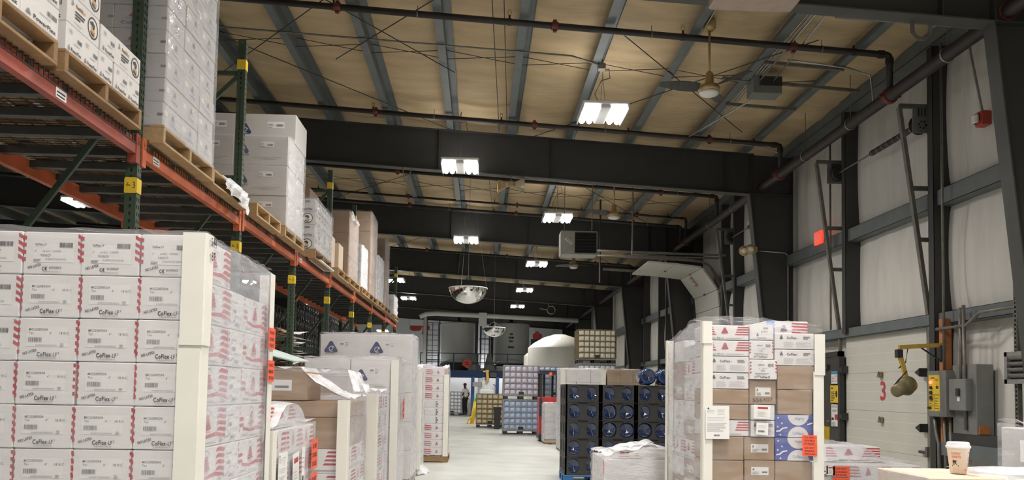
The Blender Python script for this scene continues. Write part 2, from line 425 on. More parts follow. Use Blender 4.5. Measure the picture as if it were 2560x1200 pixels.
def pr_flag(p, w, h):            # flag style carton, bands of red at both ends
    for i in range(4):
        v = h*(.34+.165*i)
        p.poly([(0, v), (w*.22+w*.02*i*-1, v), (w*.20-w*.035*i, v+h*.085), (0, v+h*.085)], 'ink_red', 1)
        p.poly([(w*.66+w*.02*i, v), (w, v), (w, v+h*.085), (w*.69+w*.02*i, v+h*.085)], 'ink_red', 1)
    p.tri_stripes(w*.42, h*.45, w*.17, h*.42, 'ink_red')
    p.text('Flex-Med', w*.04, h*.08, h*.12, 'ink_green', 0.035, width=w*.36); p.lines(w*.45, h*.09, w*.95, h*.16, 2, 'ink_grey')
def pr_flag_top(p, w, h):
    p.rect(0, h*.1, w*.2, h, 'ink_sky', 1)
    p.tri_stripes(w*.42, h*.32, w*.18, h*.45, 'ink_grey')
    for i in range(4): p.poly([(w*.62, h*(.2+.2*i)), (w, h*(.16+.2*i)), (w, h*(.27+.2*i)), (w*.60, h*(.31+.2*i))], 'ink_red', 1)
def pr_white_coflex(p, w, h):    # plain white carton with small triangle and name
    p.tri_stripes(w*.16, h*.64, w*.09, h*.24, 'ink'); p.text('CoFlex', w*.30, h*.64, h*.15, 'ink', 0.05, width=w*.25); p.text('NL', w*.56, h*.66, h*.06, 'ink_grey')
    p.rect(w*.72, h*.66, w*.92, h*.82, 'ink_grey', 1) if False else p.lines(w*.72, h*.64, w*.92, h*.84, 2, 'ink_grey', fill=.6)
    p.lines(w*.22, h*.12, w*.5, h*.5, 7, 'ink_grey', fill=.18); p.lines(w*.53, h*.12, w*.95, h*.5, 7, 'ink_grey', fill=.18)
def pr_white_label(p, w, h):
    p.rect(w*.08, h*.1, w*.94, h*.92, 'label_paper', 1); p.lines(w*.55, h*.72, w*.8, h*.84, 2, 'ink_grey'); p.text('30 R/C', w*.46, h*.48, h*.12, 'ink_grey'); p.tri_stripes(w*.32, h*.26, w*.1, h*.22, 'ink_grey'); p.lines(w*.3, h*.1, w*.8, h*.18, 2, 'ink_grey')
def pr_lf_small(p, w, h):
    p.text('CoFlex-LF', w*.30, h*.70, h*.08, 'ink', 0.02, width=w*.24); p.bars(w*.66, h*.66, w*.88, h*.80, 'ink_grey', 11)
    p.text('3"   24 R/C', w*.34, h*.52, h*.07, 'ink_grey'); p.text('9300', w*.40, h*.40, h*.08, 'ink_grey'); p.lines(w*.2, h*.26, w*.8, h*.34, 2, 'ink_grey')
    p.text('NO LATEX', w*.18, h*.07, h*.09, 'ink', 0.03, rot=14, width=w*.2); p.text('CoFlex-LF', w*.38, h*.07, h*.12, 'ink', 0.04, width=w*.36)
    for i in range(4):
        p.poly([(0, h*(.28+.17*i)), (w*.06, h*(.31+.17*i)), (w*.06, h*(.39+.17*i)), (0, h*(.36+.17*i))], 'ink_red', 1)
        p.poly([(w*.94, h*(.36+.17*i)), (w, h*(.31+.17*i)), (w, h*(.39+.17*i)), (w*.94, h*(.44+.17*i))], 'ink_red', 1)
def pr_brown_label(p, w, h):
    p.rect(w*.22, h*.33, w*.80, h*.70, 'label_paper', 1); p.tri_stripes(w*.29, h*.56, w*.07, h*.1, 'ink', 3, 3)
    p.rect(w*.58, h*.42, w*.76, h*.50, 'ink_grey', 2); p.lines(w*.26, h*.37, w*.5, h*.5, 3, 'ink_grey')
def pr_num(p, w, h):
    pr_brown_label(p, w, h); p.text('556407', w*.12, h*.10, h*.16, 'ink', 0.0, width=w*.76, rot=2)
def pr_stars(p, w, h):           # blue carton, half discs of white at top and bottom edges, stars and ribbons
    n = 22; r = h*.485; cx = w*.60
    for (cy, s0) in ((0, 0), (h, math.pi)):
        p.poly([(cx+r*math.cos(s0+math.pi*i/n), cy+r*.98*math.sin(s0+math.pi*i/n)) for i in range(n+1)], 'carton_white', 1)
    p.text('CoFlex', w*.45, h*.12, h*.12, 'ink_sky', 0.04, width=w*.25); p.text('NL', w*.71, h*.12, h*.06, 'ink_sky')
    p.text('CoFlex', w*.75, h*.88, h*.12, 'ink_sky', 0.04, width=w*.25, flip=True)
    for (a, b) in ((.07,.86),(.17,.62),(.06,.46),(.13,.10)): p.star(w*a, h*b, w*.035, 'paper')
    p.poly([(w*.02, h*.22), (w*.12, h*.24), (w*.2, h*.36), (w*.31, h*.40), (w*.31, h*.46), (w*.18, h*.42), (w*.1, h*.30), (w*.02, h*.28)], 'paper', 2)
    p.star(w*.93, h*.2, w*.03, 'ink_red'); p.poly([(w*.84, h*.54), (w*.98, h*.62), (w*.98, h*.68), (w*.84, h*.60)], 'paper', 2)
def pr_swirl(p, w, h):           # large white carton, dark blue swirl triangle
    q = min(w*.30, h*.52); p.tri_swirl(w*.08+q*.5, h*.36, q); p.text('ANDOVER', w*.10, h*.30, h*.06, 'ink_grey', 0.01, width=w*.2)
    p.rect(w*.38, h*.60, w*.62, h*.76, 'label_paper', 1); p.bars(w*.43, h*.64, w*.51, h*.70, 'ink_grey', 9); p.lines(w*.54, h*.60, w*.62, h*.76, 3, 'ink_grey', fill=.2)
    p.lines(w*.36, h*.235, w*.98, h*.255, 1, 'ink_grey'); p.text('BY ANDOVER HEALTHCARE, INC.', w*.52, h*.17, h*.04, 'ink_grey', 0.01, width=w*.26); p.lines(w*.07, h*.24, w*.3, h*.255, 1, 'ink_grey')
def pr_swirl_right(p, w, h):     # same carton, emblem off to one side, label in the middle
    p.tri_swirl(w*.15, h*.40, w*.25); p.text('ANDOVER', w*.02, h*.32, h*.07, 'ink_navy', 0.01, width=w*.26)
    p.rect(w*.48, h*.62, w*.74, h*.80, 'label_paper', 1); p.bars(w*.62, h*.66, w*.72, h*.72, 'ink', 9); p.lines(w*.49, h*.63, w*.58, h*.78, 3, 'ink_grey', fill=.25)
    p.lines(w*.36, h*.26, w*.95, h*.275, 1, 'ink'); p.text('BY ANDOVER HEALTHCARE, INC.', w*.5, h*.19, h*.04, 'ink_grey', 0.01, width=w*.28)
def pr_swirl_top(p, w, h):       # wide top carton, emblem in the middle between two labels
    q = w*.135; p.tri_swirl(w*.47, h*.30, q, 'ink_navy'); p.text('ANDOVER', w*.38, h*.16, h*.08, 'ink_grey', 0.01, width=w*.18)
    for u in (.10, .70):
        p.rect(w*u, h*.52, w*(u+.18), h*.74, 'label_paper', 1); p.bars(w*(u+.10), h*.58, w*(u+.17), h*.66, 'ink_grey', 9); p.lines(w*(u+.01), h*.54, w*(u+.08), h*.70, 3, 'ink_grey', fill=.25)
    p.lines(w*.08, h*.10, w*.36, h*.12, 1, 'ink_grey'); p.lines(w*.60, h*.10, w*.95, h*.12, 1, 'ink_grey'); p.text('BY ANDOVER HEALTHCARE, INC.', w*.64, h*.04, h*.035, 'ink_grey', 0.01, width=w*.2)
def pr_coflex_nl(p, w, h):       # red triangle over blue name
    p.tri_stripes(w*.42, h*.52, w*.28, h*.27, 'ink_red', 3, 5); p.ring(w*.42, h*.56, h*.28, h*.29, 'ink_grey', 2, 55, 125, 10)
    p.text('ANDOVER', w*.22, h*.42, h*.05, 'ink_grey', 0.01, width=w*.40)
    p.text('CoFlex', w*.13, h*.19, h*.13, 'ink_blue', 0.05, width=w*.46); p.text('NL', w*.61, h*.20, h*.06, 'ink_blue', 0.02)
    p.text('BY ANDOVER HEALTHCARE', w*.12, h*.10, h*.035, 'ink_sky', width=w*.55); p.rect(w*.9, h*.42, w, h*.52, 'ink_grey', 2)
def pr_nl_side(p, w, h):
    p.tri_stripes(w*.54, h*.55, w*.16, h*.22, 'ink_grey'); p.text('CoFlex', w*.38, h*.26, h*.12, 'ink_sky', 0.04, width=w*.36); p.text('ANDOVER', w*.42, h*.46, h*.05, 'ink_grey', width=w*.26)
    p.rect(w*.08, h*.5, w*.26, h*.72, 'label_paper', 1)
def pr_power_end(p, w, h):       # small end of the bandage carton with the walking foot ring
    p.lines(w*.14, h*.68, w*.40, h*.84, 3, 'ink_grey', fill=.3); p.bars(w*.66, h*.52, w*.93, h*.66, 'ink', 12); p.lines(w*.45, h*.40, w*.9, h*.46, 1, 'ink_grey', fill=.3)
    p.tri_stripes(w*.16, h*.10, w*.15, h*.17, 'ink_grey'); p.text('PowerFlex', w*.30, h*.10, h*.14, 'ink', 0.045, width=w*.62); p.lines(w*.32, h*.05, w*.88, h*.07, 1, 'ink_orange')
def foot_ring(p, u, v, r):
    p.ring(u, v, r*.86, r, 'ink', 2); p.disc(u, v, r*.86, 'carton_white', 1)
    p.poly([(u-r*.62, v+r*.42), (u-r*.1, v+r*.62), (u+r*.30, v+r*.36), (u+r*.24, v-r*.05), (u-r*.05, v-r*.1), (u-r*.2, v+r*.2), (u-r*.5, v+r*.2)], 'ink', 3)
    p.poly([(u-r*.30, v+r*.14), (u+r*.06, v+r*.02), (u+r*.42, v-r*.32), (u+r*.30, v-r*.58), (u-r*.02, v-r*.42), (u-r*.34, v-r*.28)], 'ink_orange', 3)
    p.poly([(u-r*.55, v-r*.36), (u-r*.1, v-r*.5), (u+r*.34, v-r*.66), (u+r*.1, v-r*.78), (u-r*.42, v-r*.62)], 'ink', 3)
def pr_power_side(p, w, h):
    p.tri_stripes(w*.13, h*.66, w*.07, h*.2, 'ink_grey'); p.text('PowerFlex', w*.24, h*.66, h*.15, 'ink_orange', 0.045, width=w*.29); p.text('PowerFlex', w*.245, h*.67, h*.13, 'ink', 0.01, width=w*.2)
    for i in range(3): p.rect(w*.22, h*(.50-.10*i), w*(.52, .49, .38)[i], h*(.555-.10*i), 'ink', 2)
    p.lines(w*.18, h*.12, w*.5, h*.18, 2, 'ink_grey', fill=.3); foot_ring(p, w*.78, h*.5, h*.38)
def pr_power_ring(p, w, h): foot_ring(p, w*.70, h*.48, h*.40)
def pr_power_small(p, w, h):
    p.lines(w*.1, h*.7, w*.5, h*.9, 2, 'ink_grey', fill=.3); p.rect(w*.6, h*.7, w*.8, h*.86, 'ink_grey', 2); p.text('PowerFlex', w*.44, h*.10, h*.18, 'ink', 0.045, width=w*.46); p.text('PowerFlex', w*.04, h*.10, h*.16, 'ink', 0.03, width=w*.25)
def pr_red_end(p, w, h):         # stack of small stripe ended cartons, seen from far
    for i in range(3): p.poly([(w*.16, h*(.2+.24*i)), (w*.42+w*.06*(i % 2), h*(.16+.24*i)), (w*.42, h*(.28+.24*i)), (w*.16, h*(.33+.24*i))], 'ink_red', 1)
    for i in range(3): p.rect(w*.88, h*(.2+.24*i), w, h*(.32+.24*i), 'ink_red', 1)
    p.tri_stripes(w*.64, h*.3, w*.12, h*.4, 'ink_red', 2, 4)
def pr_red_text(p, w, h):
    p.lines(w*.58, h*.1, w*.68, h*.9, 3, 'ink', fill=.5); p.lines(w*.12, h*.1, w*.16, h*.9, 3, 'ink_grey', fill=.5); p.lines(w*.9, h*.2, w*.97, h*.8, 3, 'ink_grey', fill=.4)
def pr_tag_label(p, w, h): p.rect(w*.06, h*.72, w*.4, h*.9, 'label_paper', 1); p.rect(w*.1, h*.78, w*.3, h*.82, 'ink_grey', 2)
def pr_invoice(p, w, h):
    p.rect(w*.08, h*.72, w*.24, h*.80, 'label_paper', 1)
PRINTS = {k[3:]: v for k, v in list(globals().items()) if k.startswith('pr_')}
_cm = {}
def carton_mesh(w, d, h, m):
    k = (round(w, 4), round(d, 4), round(h, 4), m)
    if k not in _cm:
        b = MB(); b.cbox(0, 0, 0, w, d, h, m, min(0.004, h*.05))
        b.box(w*.3, 0.02, h, w*.7, d-.02, h+.0006, m)
        _cm[k] = b.fix('carton')
    return _cm[k]
def carton(parent, x, y, z, w, d, h, m='carton_white', front=None, right=None, left=None, j=0.003, label=None, cat=None, group=None, rotz=0):
    o = put('carton', carton_mesh(w, d, h, m), parent, (x+random.uniform(-j, j), y+random.uniform(-j, j*.3), z), (0, 0, rotz+random.uniform(-j, j)*.5))
    if label: tag(o, label, cat or 'box', group)
    for side, key in (('f', front), ('r', right), ('l', left)):
        if not key: continue
        ww = w if side == 'f' else d
        me = pmesh((key, round(ww, 3), round(h, 3)), lambda p: PRINTS[key](p, ww, h))
        loc, rz = {'f': ((0, 0, 0), 0), 'r': ((w, 0, 0), R(90)), 'l': ((0, d, 0), R(-90))}[side]
        put('print', me, o, loc, (0, 0, rz))
    return o

# ------------------------------------------------------------------ pallets
_pb = {}
def shared(key, fn):
    if key not in _pb: _pb[key] = fn()
    return _pb[key]
def boxmesh(w, d, h, m, name='board'):
    return shared(('bx', round(w, 3), round(d, 3), round(h, 3), m), lambda: MB().cbox(0, 0, 0, w, d, h, m, .002).fix(name))
def pallet_parts(parent, x, y, z, w, d, m='wood', along='x', h=0.13):
    """stringers along `along`, deck boards across; every board is an object"""
    t = .018; hs = h-2*t
    if along == 'x':
        for i in range(3): put('stringer', boxmesh(w, .04, hs, m, 'stringer'), parent, (x, y+(d-.04)*i/2, z+t))
        for i in range(7): put('deck_board', boxmesh(.10, d, t, m), parent, (x+(w-.10)*i/6, y, z+h-t+random.uniform(0, .002)))
        for i in range(3): put('bottom_board', boxmesh(.10, d, t, m), parent, (x+(w-.10)*i/2, y, z))
    else:
        for i in range(3): put('stringer', boxmesh(.04, d, hs, m, 'stringer'), parent, (x+(w-.04)*i/2, y, z+t))
        for i in range(7): put('deck_board', boxmesh(w, .10, t, m), parent, (x, y+(d-.10)*i/6, z+h-t+random.uniform(0, .002)))
        for i in range(3): put('bottom_board', boxmesh(w, .10, t, m), parent, (x, y+(d-.10)*i/2, z))
def pallet(x, y, z, w, d, label, m='wood', along='x', group=None):
    t = thing('pallet', label, 'pallet', (x, y, z), 0, group); pallet_parts(t, 0, 0, 0, w, d, m, along); return t
def sub_pallet(load, x, y, z, w, d, m='wood', along='x'):
    n = node('pallet', load, (x, y, z)); pallet_parts(n, 0, 0, 0, w, d, m, along); return n

# ------------------------------------------------------------------ stretch film, corner boards, papers
def sheet(fn, nu, nv, m, b=None):
    b = b or MB(); v = []; f = []
    for j in range(nv+1):
        for i in range(nu+1): v.append(fn(i/nu, j/nv))
    for j in range(nv):
        for i in range(nu):
            a = j*(nu+1)+i; f.append((a, a+1, a+nu+2, a+nu+1))
    return b.add(v, f, m)
def wrap(load, x0, x1, y0, y1, z0, top, mf='film_clear', mr='film_haze', ml=None, mt='film_clear', jit=.006, sides='frltb', nu=9, nv=11, gap=.008, name='stretch_film'):
    """film round a load; top(x, y) is its height. faces front/right/left/back and the top sheet"""
    rr = random.Random(int(x0*977+y0*31)); J = lambda: rr.uniform(-jit*.3, jit)
    if not callable(top): zt = top; top = lambda x, y: zt
    b = MB(); ml = ml or mr
    X0, X1, Y0, Y1 = x0-gap, x1+gap, y0-gap, y1+gap
    def wall(fx, fy, nx, ny, m):
        def fn(u, v):
            x, y = fx(u), fy(u); zt = top(x, y); k = J() if 0 < u < 1 else 0
            return (x+nx*k, y+ny*k, z0+(zt-z0)*v+(J() if v == 1 else 0))
        sheet(fn, nu, nv, m, b)
    if 'f' in sides: wall(lambda u: X0+(X1-X0)*u, lambda u: Y0, 0, -1, mf)
    if 'r' in sides: wall(lambda u: X1, lambda u: Y0+(Y1-Y0)*u, 1, 0, mr)
    if 'l' in sides: wall(lambda u: X0, lambda u: Y0+(Y1-Y0)*u, -1, 0, ml)
    if 'b' in sides: wall(lambda u: X0+(X1-X0)*u, lambda u: Y1, 0, 1, mf)
    if 't' in sides:
        def ft(u, v):
            x, y = X0+(X1-X0)*u, Y0+(Y1-Y0)*v
            return (x, y, top(x, y)+gap+J()*1.6)
        sheet(ft, nu, nv, mt, b)
    me = b.mesh(name, True); return put(name, me, load)
def corner_board(load, x, y, z0, z1, sx, sy, leg=.085, t=.006, m='board_cream', split=None):
    """L shaped edge protector at (x, y); sx, sy point into the load"""
    b = MB()
    def L(a, c, e):
        xx = x-sx*e; yy = y-sy*e
        xs = sorted((xx, xx+sx*leg)); ys = sorted((yy, yy-sy*t)); b.box(xs[0], ys[0], a, xs[1], ys[1], c, m)
        xs = sorted((xx, xx-sx*t)); ys = sorted((yy, yy+sy*leg)); b.box(xs[0], ys[0], a, xs[1], ys[1], c, m)
    L(z0, z1 if not split else split, .012)
    if split: L(split-.03, z1, .020)
    return b.build('corner_board', load)
def sticker(load, x, y, z, w, h, side='f', kind='tag', tilt=0, m=None, n=0):
    """orange warning tag, shipping paper or document pouch as a thin sheet"""
    def fn(p):
        if kind == 'tag':
            p.rect(0, 0, w, h, 'tag_orange', 1)
            L = (('DO NOT', 'DOUBLE', 'STACK'), ('DO NOT', 'BREAK', 'STRETCH WRAP'))[n]
            for i, s_ in enumerate(L): p.text(s_, w*.16, h*(.70-.30*i), h*.16, 'ink', 0.03, width=w*(.68 if len(s_) < 9 else .72), lay=2)
        elif kind == 'pouch':
            p.rect(0, 0, w, h, 'paper', 1); p.rect(w*.22, h*.72, w*.84, h*.86, 'ink_red', 2); p.rect(w*.18, h*.16, w*.8, h*.62, 'label_paper', 2); p.lines(w*.24, h*.2, w*.74, h*.56, 4, 'ink_grey', 3, .15)
        elif kind == 'slip':
            p.rect(0, 0, w, h, 'paper', 1); p.bars(w*.16, h*.2, w*.72, h*.36, 'ink', 15, 2); p.lines(w*.15, h*.55, w*.8, h*.85, 3, 'ink_grey', 2, .12)
        else:
            p.rect(0, 0, w, h, 'paper', 1); p.tri_stripes(w*.12, h*.90, w*.10, h*.05, 'ink', 2, 3); p.lines(w*.06, h*.78, w*.40, h*.90, 3, 'ink_grey', 2, .14); p.lines(w*.50, h*.74, w*.84, h*.92, 5, 'ink_grey', 2, .14)
            p.lines(w*.06, h*.56, w*.9, h*.68, 3, 'ink_grey', 2, .12); p.lines(w*.06, h*.22, w*.94, h*.5, 9, 'ink_grey', 2, .2); p.bars(w*.35, h*.08, w*.6, h*.13, 'ink', 13, 2)
    me = pmesh(('st', kind, round(w, 3), round(h, 3), n), fn)
    nm = {'tag': 'warning_tag', 'pouch': 'document_pouch', 'slip': 'label_slip'}.get(kind, 'packing_list')
    rz = {'f': 0, 'r': R(90), 'l': R(-90)}[side]
    return put(nm, me, load, (x, y, z), (0, tilt, rz))
def film_roof(pts, m, load, name='stretch_film', th=0):
    """loose film skin through rings of points (lists of equal length)"""
    b = MB(); n = len(pts[0]); v = [p for r_ in pts for p in r_]
    f = [(i*n+k, i*n+k+1, (i+1)*n+k+1, (i+1)*n+k) for i in range(len(pts)-1) for k in range(n-1)]
    b.add(v, f, m); return put(name, b.mesh(name, True), load)
# ------------------------------------------------------------------ the setting
FR = [-6.35, 1.15, 8.72]+[16.75+7.7*i for i in range(6)]            # frame lines: -6.35, 1.35, 9.05, 16.75 ...
SL = 0.051
zb = lambda x: 5.78-SL*x                        # underside of the rafters
zt = lambda x: 6.62-SL*x                        # top of the rafters, underside of the purlins
XR = 6.30
floor = MB().box(-18.2, -9, -.2, 6.9, 57, -.012, 'concrete').build('floor', kind='structure')
for i in range(5):
    for j in range(11):
        put('slab', shared('slab', lambda: MB().cbox(0, 0, -.05, 4.986, 5.986, 0, 'concrete', .003).fix('slab')), floor, (-18.2+.75+4.995*i-.75*(i == 0), -9+6*j, 0))
ceiling = node('ceiling', None, kind='structure')
PX = [0.575+1.195*k for k in range(-15, 5)]
rr = random.Random(3)
def panel_mesh(x0, x1, seed):
    q = random.Random(seed); b = MB(); v = []; f = []; nu = 8; ys = [-9+.22*i for i in range(301)]
    folds = []; y = -9
    while y < 57: y += q.uniform(.55, 1.5); folds.append((y, q.uniform(.008, .048), q.uniform(-.12, .12)))
    ph = q.uniform(0, 6)
    import bisect
    fy = [a[0] for a in folds]
    for yy in ys:
        k = bisect.bisect(fy, yy)
        for i in range(nu+1):
            u = i/nu; s = math.sin(math.pi*u)
            z = zt((x0+(x1-x0)*u))+.245 - s*(.055+.018*math.sin(yy*1.1+ph)+.012*math.sin(yy*2.7+ph*2))
            for (c, dp, tl) in folds[max(0, k-1):k+1]:
                z -= dp*s*math.exp(-((yy-c-tl*(u-.5))/.075)**2)
            v.append((x0+(x1-x0)*u, yy, z))
    for j in range(len(ys)-1):
        for i in range(nu):
            a = j*(nu+1)+i; f.append((a, a+nu+1, a+nu+2, a+1))
    b.add(v, f, 'fabric_tan'); return b.mesh('insulation_panel', True)
edges = PX + [6.6]
for k in range(len(edges)-1):
    put('insulation_panel', panel_mesh(edges[k], edges[k+1], 40+k), ceiling)
put('insulation_panel', panel_mesh(-18.4, PX[0], 39), ceiling)
MB().box(-18.4, -9, 7.75, 6.9, 57, 7.85, 'steel_dark').build('roof_deck', ceiling)
def purlin_mesh():
    b = MB(); h = .20
    b.box(-.003, -9, 0, .003, 57, h, 'steel_purlin'); b.box(-.12, -9, 0, -.003, 57, .004, 'steel_purlin')
    b.box(-.12, -9, .004, -.115, 57, .022, 'steel_purlin'); b.box(.003, -9, h-.004, .115, 57, h, 'steel_purlin')
    b.box(.108, -9, h-.024, .115, 57, h-.004, 'steel_purlin'); return b.fix('purlin')
pm_ = purlin_mesh()
for x in PX: put('purlin', pm_, ceiling, (x, 0, zt(x)), (0, 0, 0))
def rafter_mesh():
    b = MB()
    for (z0, z1, hw) in ((0, .016, .105), (.016, .825, .006), (.825, .84, .105)):
        x0, x1 = -18.2, 5.5
        v = []
        for x in (x0, x1):
            for (yy, zz) in ((-hw, z0), (hw, z0), (hw, z1), (-hw, z1)): v.append((x, yy, zb(x)+zz))
        b.add(v, [(3,2,1,0),(4,5,6,7),(0,1,5,4),(1,2,6,5),(2,3,7,6),(3,0,4,7)], 'steel_flange_lit' if z0 == 0 else 'steel_dark')
    for x in (-12.5, -6.3, -.9, 1.35, 4.9):
        b.box(x-.005, -.1, zb(x)+.01, x+.005, .1, zb(x)+.83, 'steel_dark')
    return b.fix('rafter')
rf = rafter_mesh()
for y in FR: put('rafter', rf, ceiling, (0, y, 0))
wr = node('wall_right', None, kind='structure')
def column_mesh():
    b = MB(); inx = lambda z: 6.0-.105*z
    b.prism([(XR, 0), (XR, 6.30), (5.42, 6.34), (inx(5.5), 5.5), (inx(0), 0)], -.006, .006, 'steel_dark')
    b.add([(inx(0)-.016, -.105, 0), (inx(0)-.016, .105, 0), (inx(0), .105, 0), (inx(0), -.105, 0), (inx(5.5)-.016, -.105, 5.5), (inx(5.5)-.016, .105, 5.5), (inx(5.5), .105, 5.5), (inx(5.5), -.105, 5.5)], [(3,2,1,0),(4,5,6,7),(0,1,5,4),(1,2,6,5),(2,3,7,6),(3,0,4,7)], 'steel_flange_lit')
    b.box(5.415, -.105, 5.45, 5.43, .105, 6.33, 'steel_dark'); b.box(XR-.012, -.105, 0, XR, .105, 6.3, 'steel_dark')
    b.box(5.42, -.1, 5.495, XR, .1, 5.51, 'steel_dark')
    return b.fix('column')
cm_ = column_mesh()
for y in FR: put('column', cm_, wr, (.05 if y == 8.72 else 0, y, 0))
def wall_panel(y0, y1, z0, z1, seed, x=6.42):
    q = random.Random(seed); nu, nv = 28, 8; k = [q.uniform(.3, 1) for _ in range(5)]
    def fn(u, v):
        s = math.sin(math.pi*u)**.6*math.sin(math.pi*v)**.6 if 0 < u < 1 and 0 < v < 1 else 0
        return (x - s*(.07+.03*math.sin(u*9*k[0]+k[1]*6)+.02*math.sin(u*26+v*2*k[2]+k[3]*6)), y0+(y1-y0)*u, z0+(z1-z0)*v)
    b = sheet(fn, nu, nv, 'fabric_white'); put('insulation_panel', b.mesh('insulation_panel', True), wr)
JAMB = {3: (11.608, 14.216), 4: (17.7, 20.4), 5: (21.58, 23.9), 6: (25.3, 27.9), 7: (29.2, 31.6), 8: (33.3, 35.7), 2: (4.0, 6.6)}
ysplit = sorted([v for p in JAMB.values() for v in p] + FR + [57.0])
ysplit = [y for y in ysplit if y >= -6.4]
GZ = [0.0, 2.5, 4.17, 6.45]
doors_y = list(JAMB.values())
for i in range(len(ysplit)-1):
    a, b_ = ysplit[i], ysplit[i+1]
    if b_-a < .15: continue
    for j in range(3):
        if j == 0 and any(abs(a-d[0]) < .05 and abs(b_-d[1]) < .05 for d in doors_y): continue
        wall_panel(a, b_, GZ[j], GZ[j+1], i*7+j)
MB().box(6.52, -9, 0, 6.9, 57, 7.0, 'steel_dark').build('cladding', wr)
for (z0, z1, xx) in ((2.44, 2.60, 6.20), (4.06, 4.28, 6.20), (6.30, 6.50, 6.12)):
    b = MB(); b.box(xx, -9, z0, xx+.006, 57, z1, 'steel_purlin'); b.box(xx, -9, z0, 6.42, 57, z0+.006, 'steel_purlin'); b.box(xx, -9, z1-.006, 6.42, 57, z1, 'steel_purlin')
    b.build('girt', wr)
for d, (a, b_) in JAMB.items():
    for y in (a-.42, (b_-.26 if d != 5 else b_+.1)):
        q = MB(); top = 6.4; lo = 2.5 if (y > a and d != 5) else 0
        q.box(6.15, y-.07, lo, 6.157, y+.07, top, 'steel_dark'); q.box(6.15, y-.07, lo, 6.42, y-.064, top, 'steel_dark'); q.box(6.15, y+.064, lo, 6.42, y+.07, top, 'steel_dark')
        q.build('door_post', wr)
MB().box(-18.2, 57, 0, 6.9, 57.2, 7.9, 'wall_grey').build('wall_back', kind='structure')
MB().box(-18.4, -9, 0, -18.2, 57.2, 7.9, 'wall_grey').build('wall_left', kind='structure')
MB().box(-18.4, -9.2, 0, 6.9, -9, 7.9, 'wall_grey').build('wall_front', kind='structure')
wb = bpy.data.objects['wall_back']
for i in range(20):
    x = -18.2+1.22*i
    MB().cbox(x+.01, 56.94, 2.9, x+1.21, 57.0, 6.9, 'wall_white', .004).build('upper_panel', wb)
MB().box(-18.2, 56.9, 2.75, 6.5, 57.0, 2.9, 'steel_dark').build('girt', wb)
# doors -------------------------------------------------------------
def overhead_door(n):
    a, b_ = JAMB[n]; d = node('door_%d' % n, None, kind='structure'); h = .61
    for k in range(4):
        bm = MB(); bm.cbox(6.30, a+.005, h*k+.001, 6.345, b_-.005, h*(k+1)-.001, 'door_white', .003)
        for q in range(1, 4): bm.box(6.2985, a+.01, h*k+h*q/4-.002, 6.3, b_-.01, h*k+h*q/4+.002, 'board_cream')
        bm.build('door_section', d)
    return d
d3 = overhead_door(3); overhead_door(4); overhead_door(6); overhead_door(7); overhead_door(2)
p = PR()
def big_digit(p, ch, u, v, h, w):
    p.text(ch, u, v, h, 'ink_red', 0.045, width=w, lay=1)
big_digit(p, '3', 0, 0, .30, .17); put('number', p.mesh('number'), d3, (6.297, 12.98, 1.40), (0, 0, R(-90)))
for (px, py) in ((2203, 937), (2205, 1050)):
    q = ax(px, py, 6.29)
    b = MB(); b.cbox(-.045, -.05, -.045, 0, .05, .045, 'olive', .012); b.prism([(-.05, -.04), (0, .055), (.05, -.04)], -.062, -.045, 'galv_dull', axis='x')
    b.build('roller_bracket', d3, (6.30, q.y, q.z))
for (y, z) in ((11.62, 1.80), (11.62, 1.02), (14.16, 1.9), (14.16, 1.1)):
    MB().prism([(-.03, -.06), (.10, 0), (-.03, .06)], -.12, 0, 'black_plastic', axis='x').build('edge_hinge', d3, (6.30, y, z), (0, 0, 0))
MB().tube([(6.26, 11.55, .68), (6.26, 11.75, .68)], .022, 'black_plastic').box(6.24, 11.52, .62, 6.29, 11.57, .76, 'galv_dull').build('latch', d3)
d5 = node('door_5', None, kind='structure')
prof = [(6.22, 2.0), (6.22, 2.61), (6.22, 3.22), (6.20, 3.72), (6.15, 4.16), (5.74, 4.72), (5.05, 4.79), (4.33, 4.83)]
a5, b5 = JAMB[5]
for k in range(len(prof)-1):
    (x0, z0), (x1, z1) = prof[k], prof[k+1]
    g = .006; dx, dz = x1-x0, z1-z0; l = math.hypot(dx, dz); dx /= l; dz /= l
    nx, nz = dz*.045, -dx*.045
    A = (x0+dx*g, z0+dz*g); B = (x1-dx*g, z1-dz*g)
    MB().prism([A, B, (B[0]+nx, B[1]+nz), (A[0]+nx, A[1]+nz)], a5, b5, 'door_white', axis='y').build('door_section', d5)
    if k in (3, 4, 5):
        for t in (.5,):
            yy = a5+(b5-a5)*t
            MB().cbox(-.04, -.05, -.03, .01, .05, .03, 'olive', .01).build('roller_bracket', d5, (x1, yy, z1))
p = PR(); big_digit(p, '5', 0, 0, .30, .17)
ang = math.atan2(5.74-6.15, 4.72-4.16)
o = put('number', p.mesh('number'), d5, (5.95-.012, 22.95, 4.405), (0, 0, 0))
uu = Vector((0, -1, 0)); vv = Vector((5.74-6.15, 0, 4.72-4.16)).normalized(); nn = uu.cross(vv)
o.matrix_local = Matrix(((uu.x, -nn.x, vv.x, 5.93), (uu.y, -nn.y, vv.y, 22.9), (uu.z, -nn.z, vv.z, 4.40), (0, 0, 0, 1)))
for yy in (a5-.05, b5+.05):
    pts = [(6.26, yy, 1.0), (6.26, yy, 3.8), (6.23, yy, 4.2), (6.12, yy, 4.52), (5.95, yy, 4.76), (5.72, yy, 4.88), (5.4, yy, 4.91), (3.5, yy, 4.98)]
    b = MB()
    for q in range(len(pts)-1): b.bar(pts[q], pts[q+1], .03, .07, 'galv_dull')
    b.build('door_track', d5)
MB().box(3.0, a5-.06, 4.96, 6.3, a5-.02, 5.0, 'galv_dull').box(4.9, b5, 4.97, 6.3, b5+.05, 5.01, 'galv_dull').build('track_brace', d5)
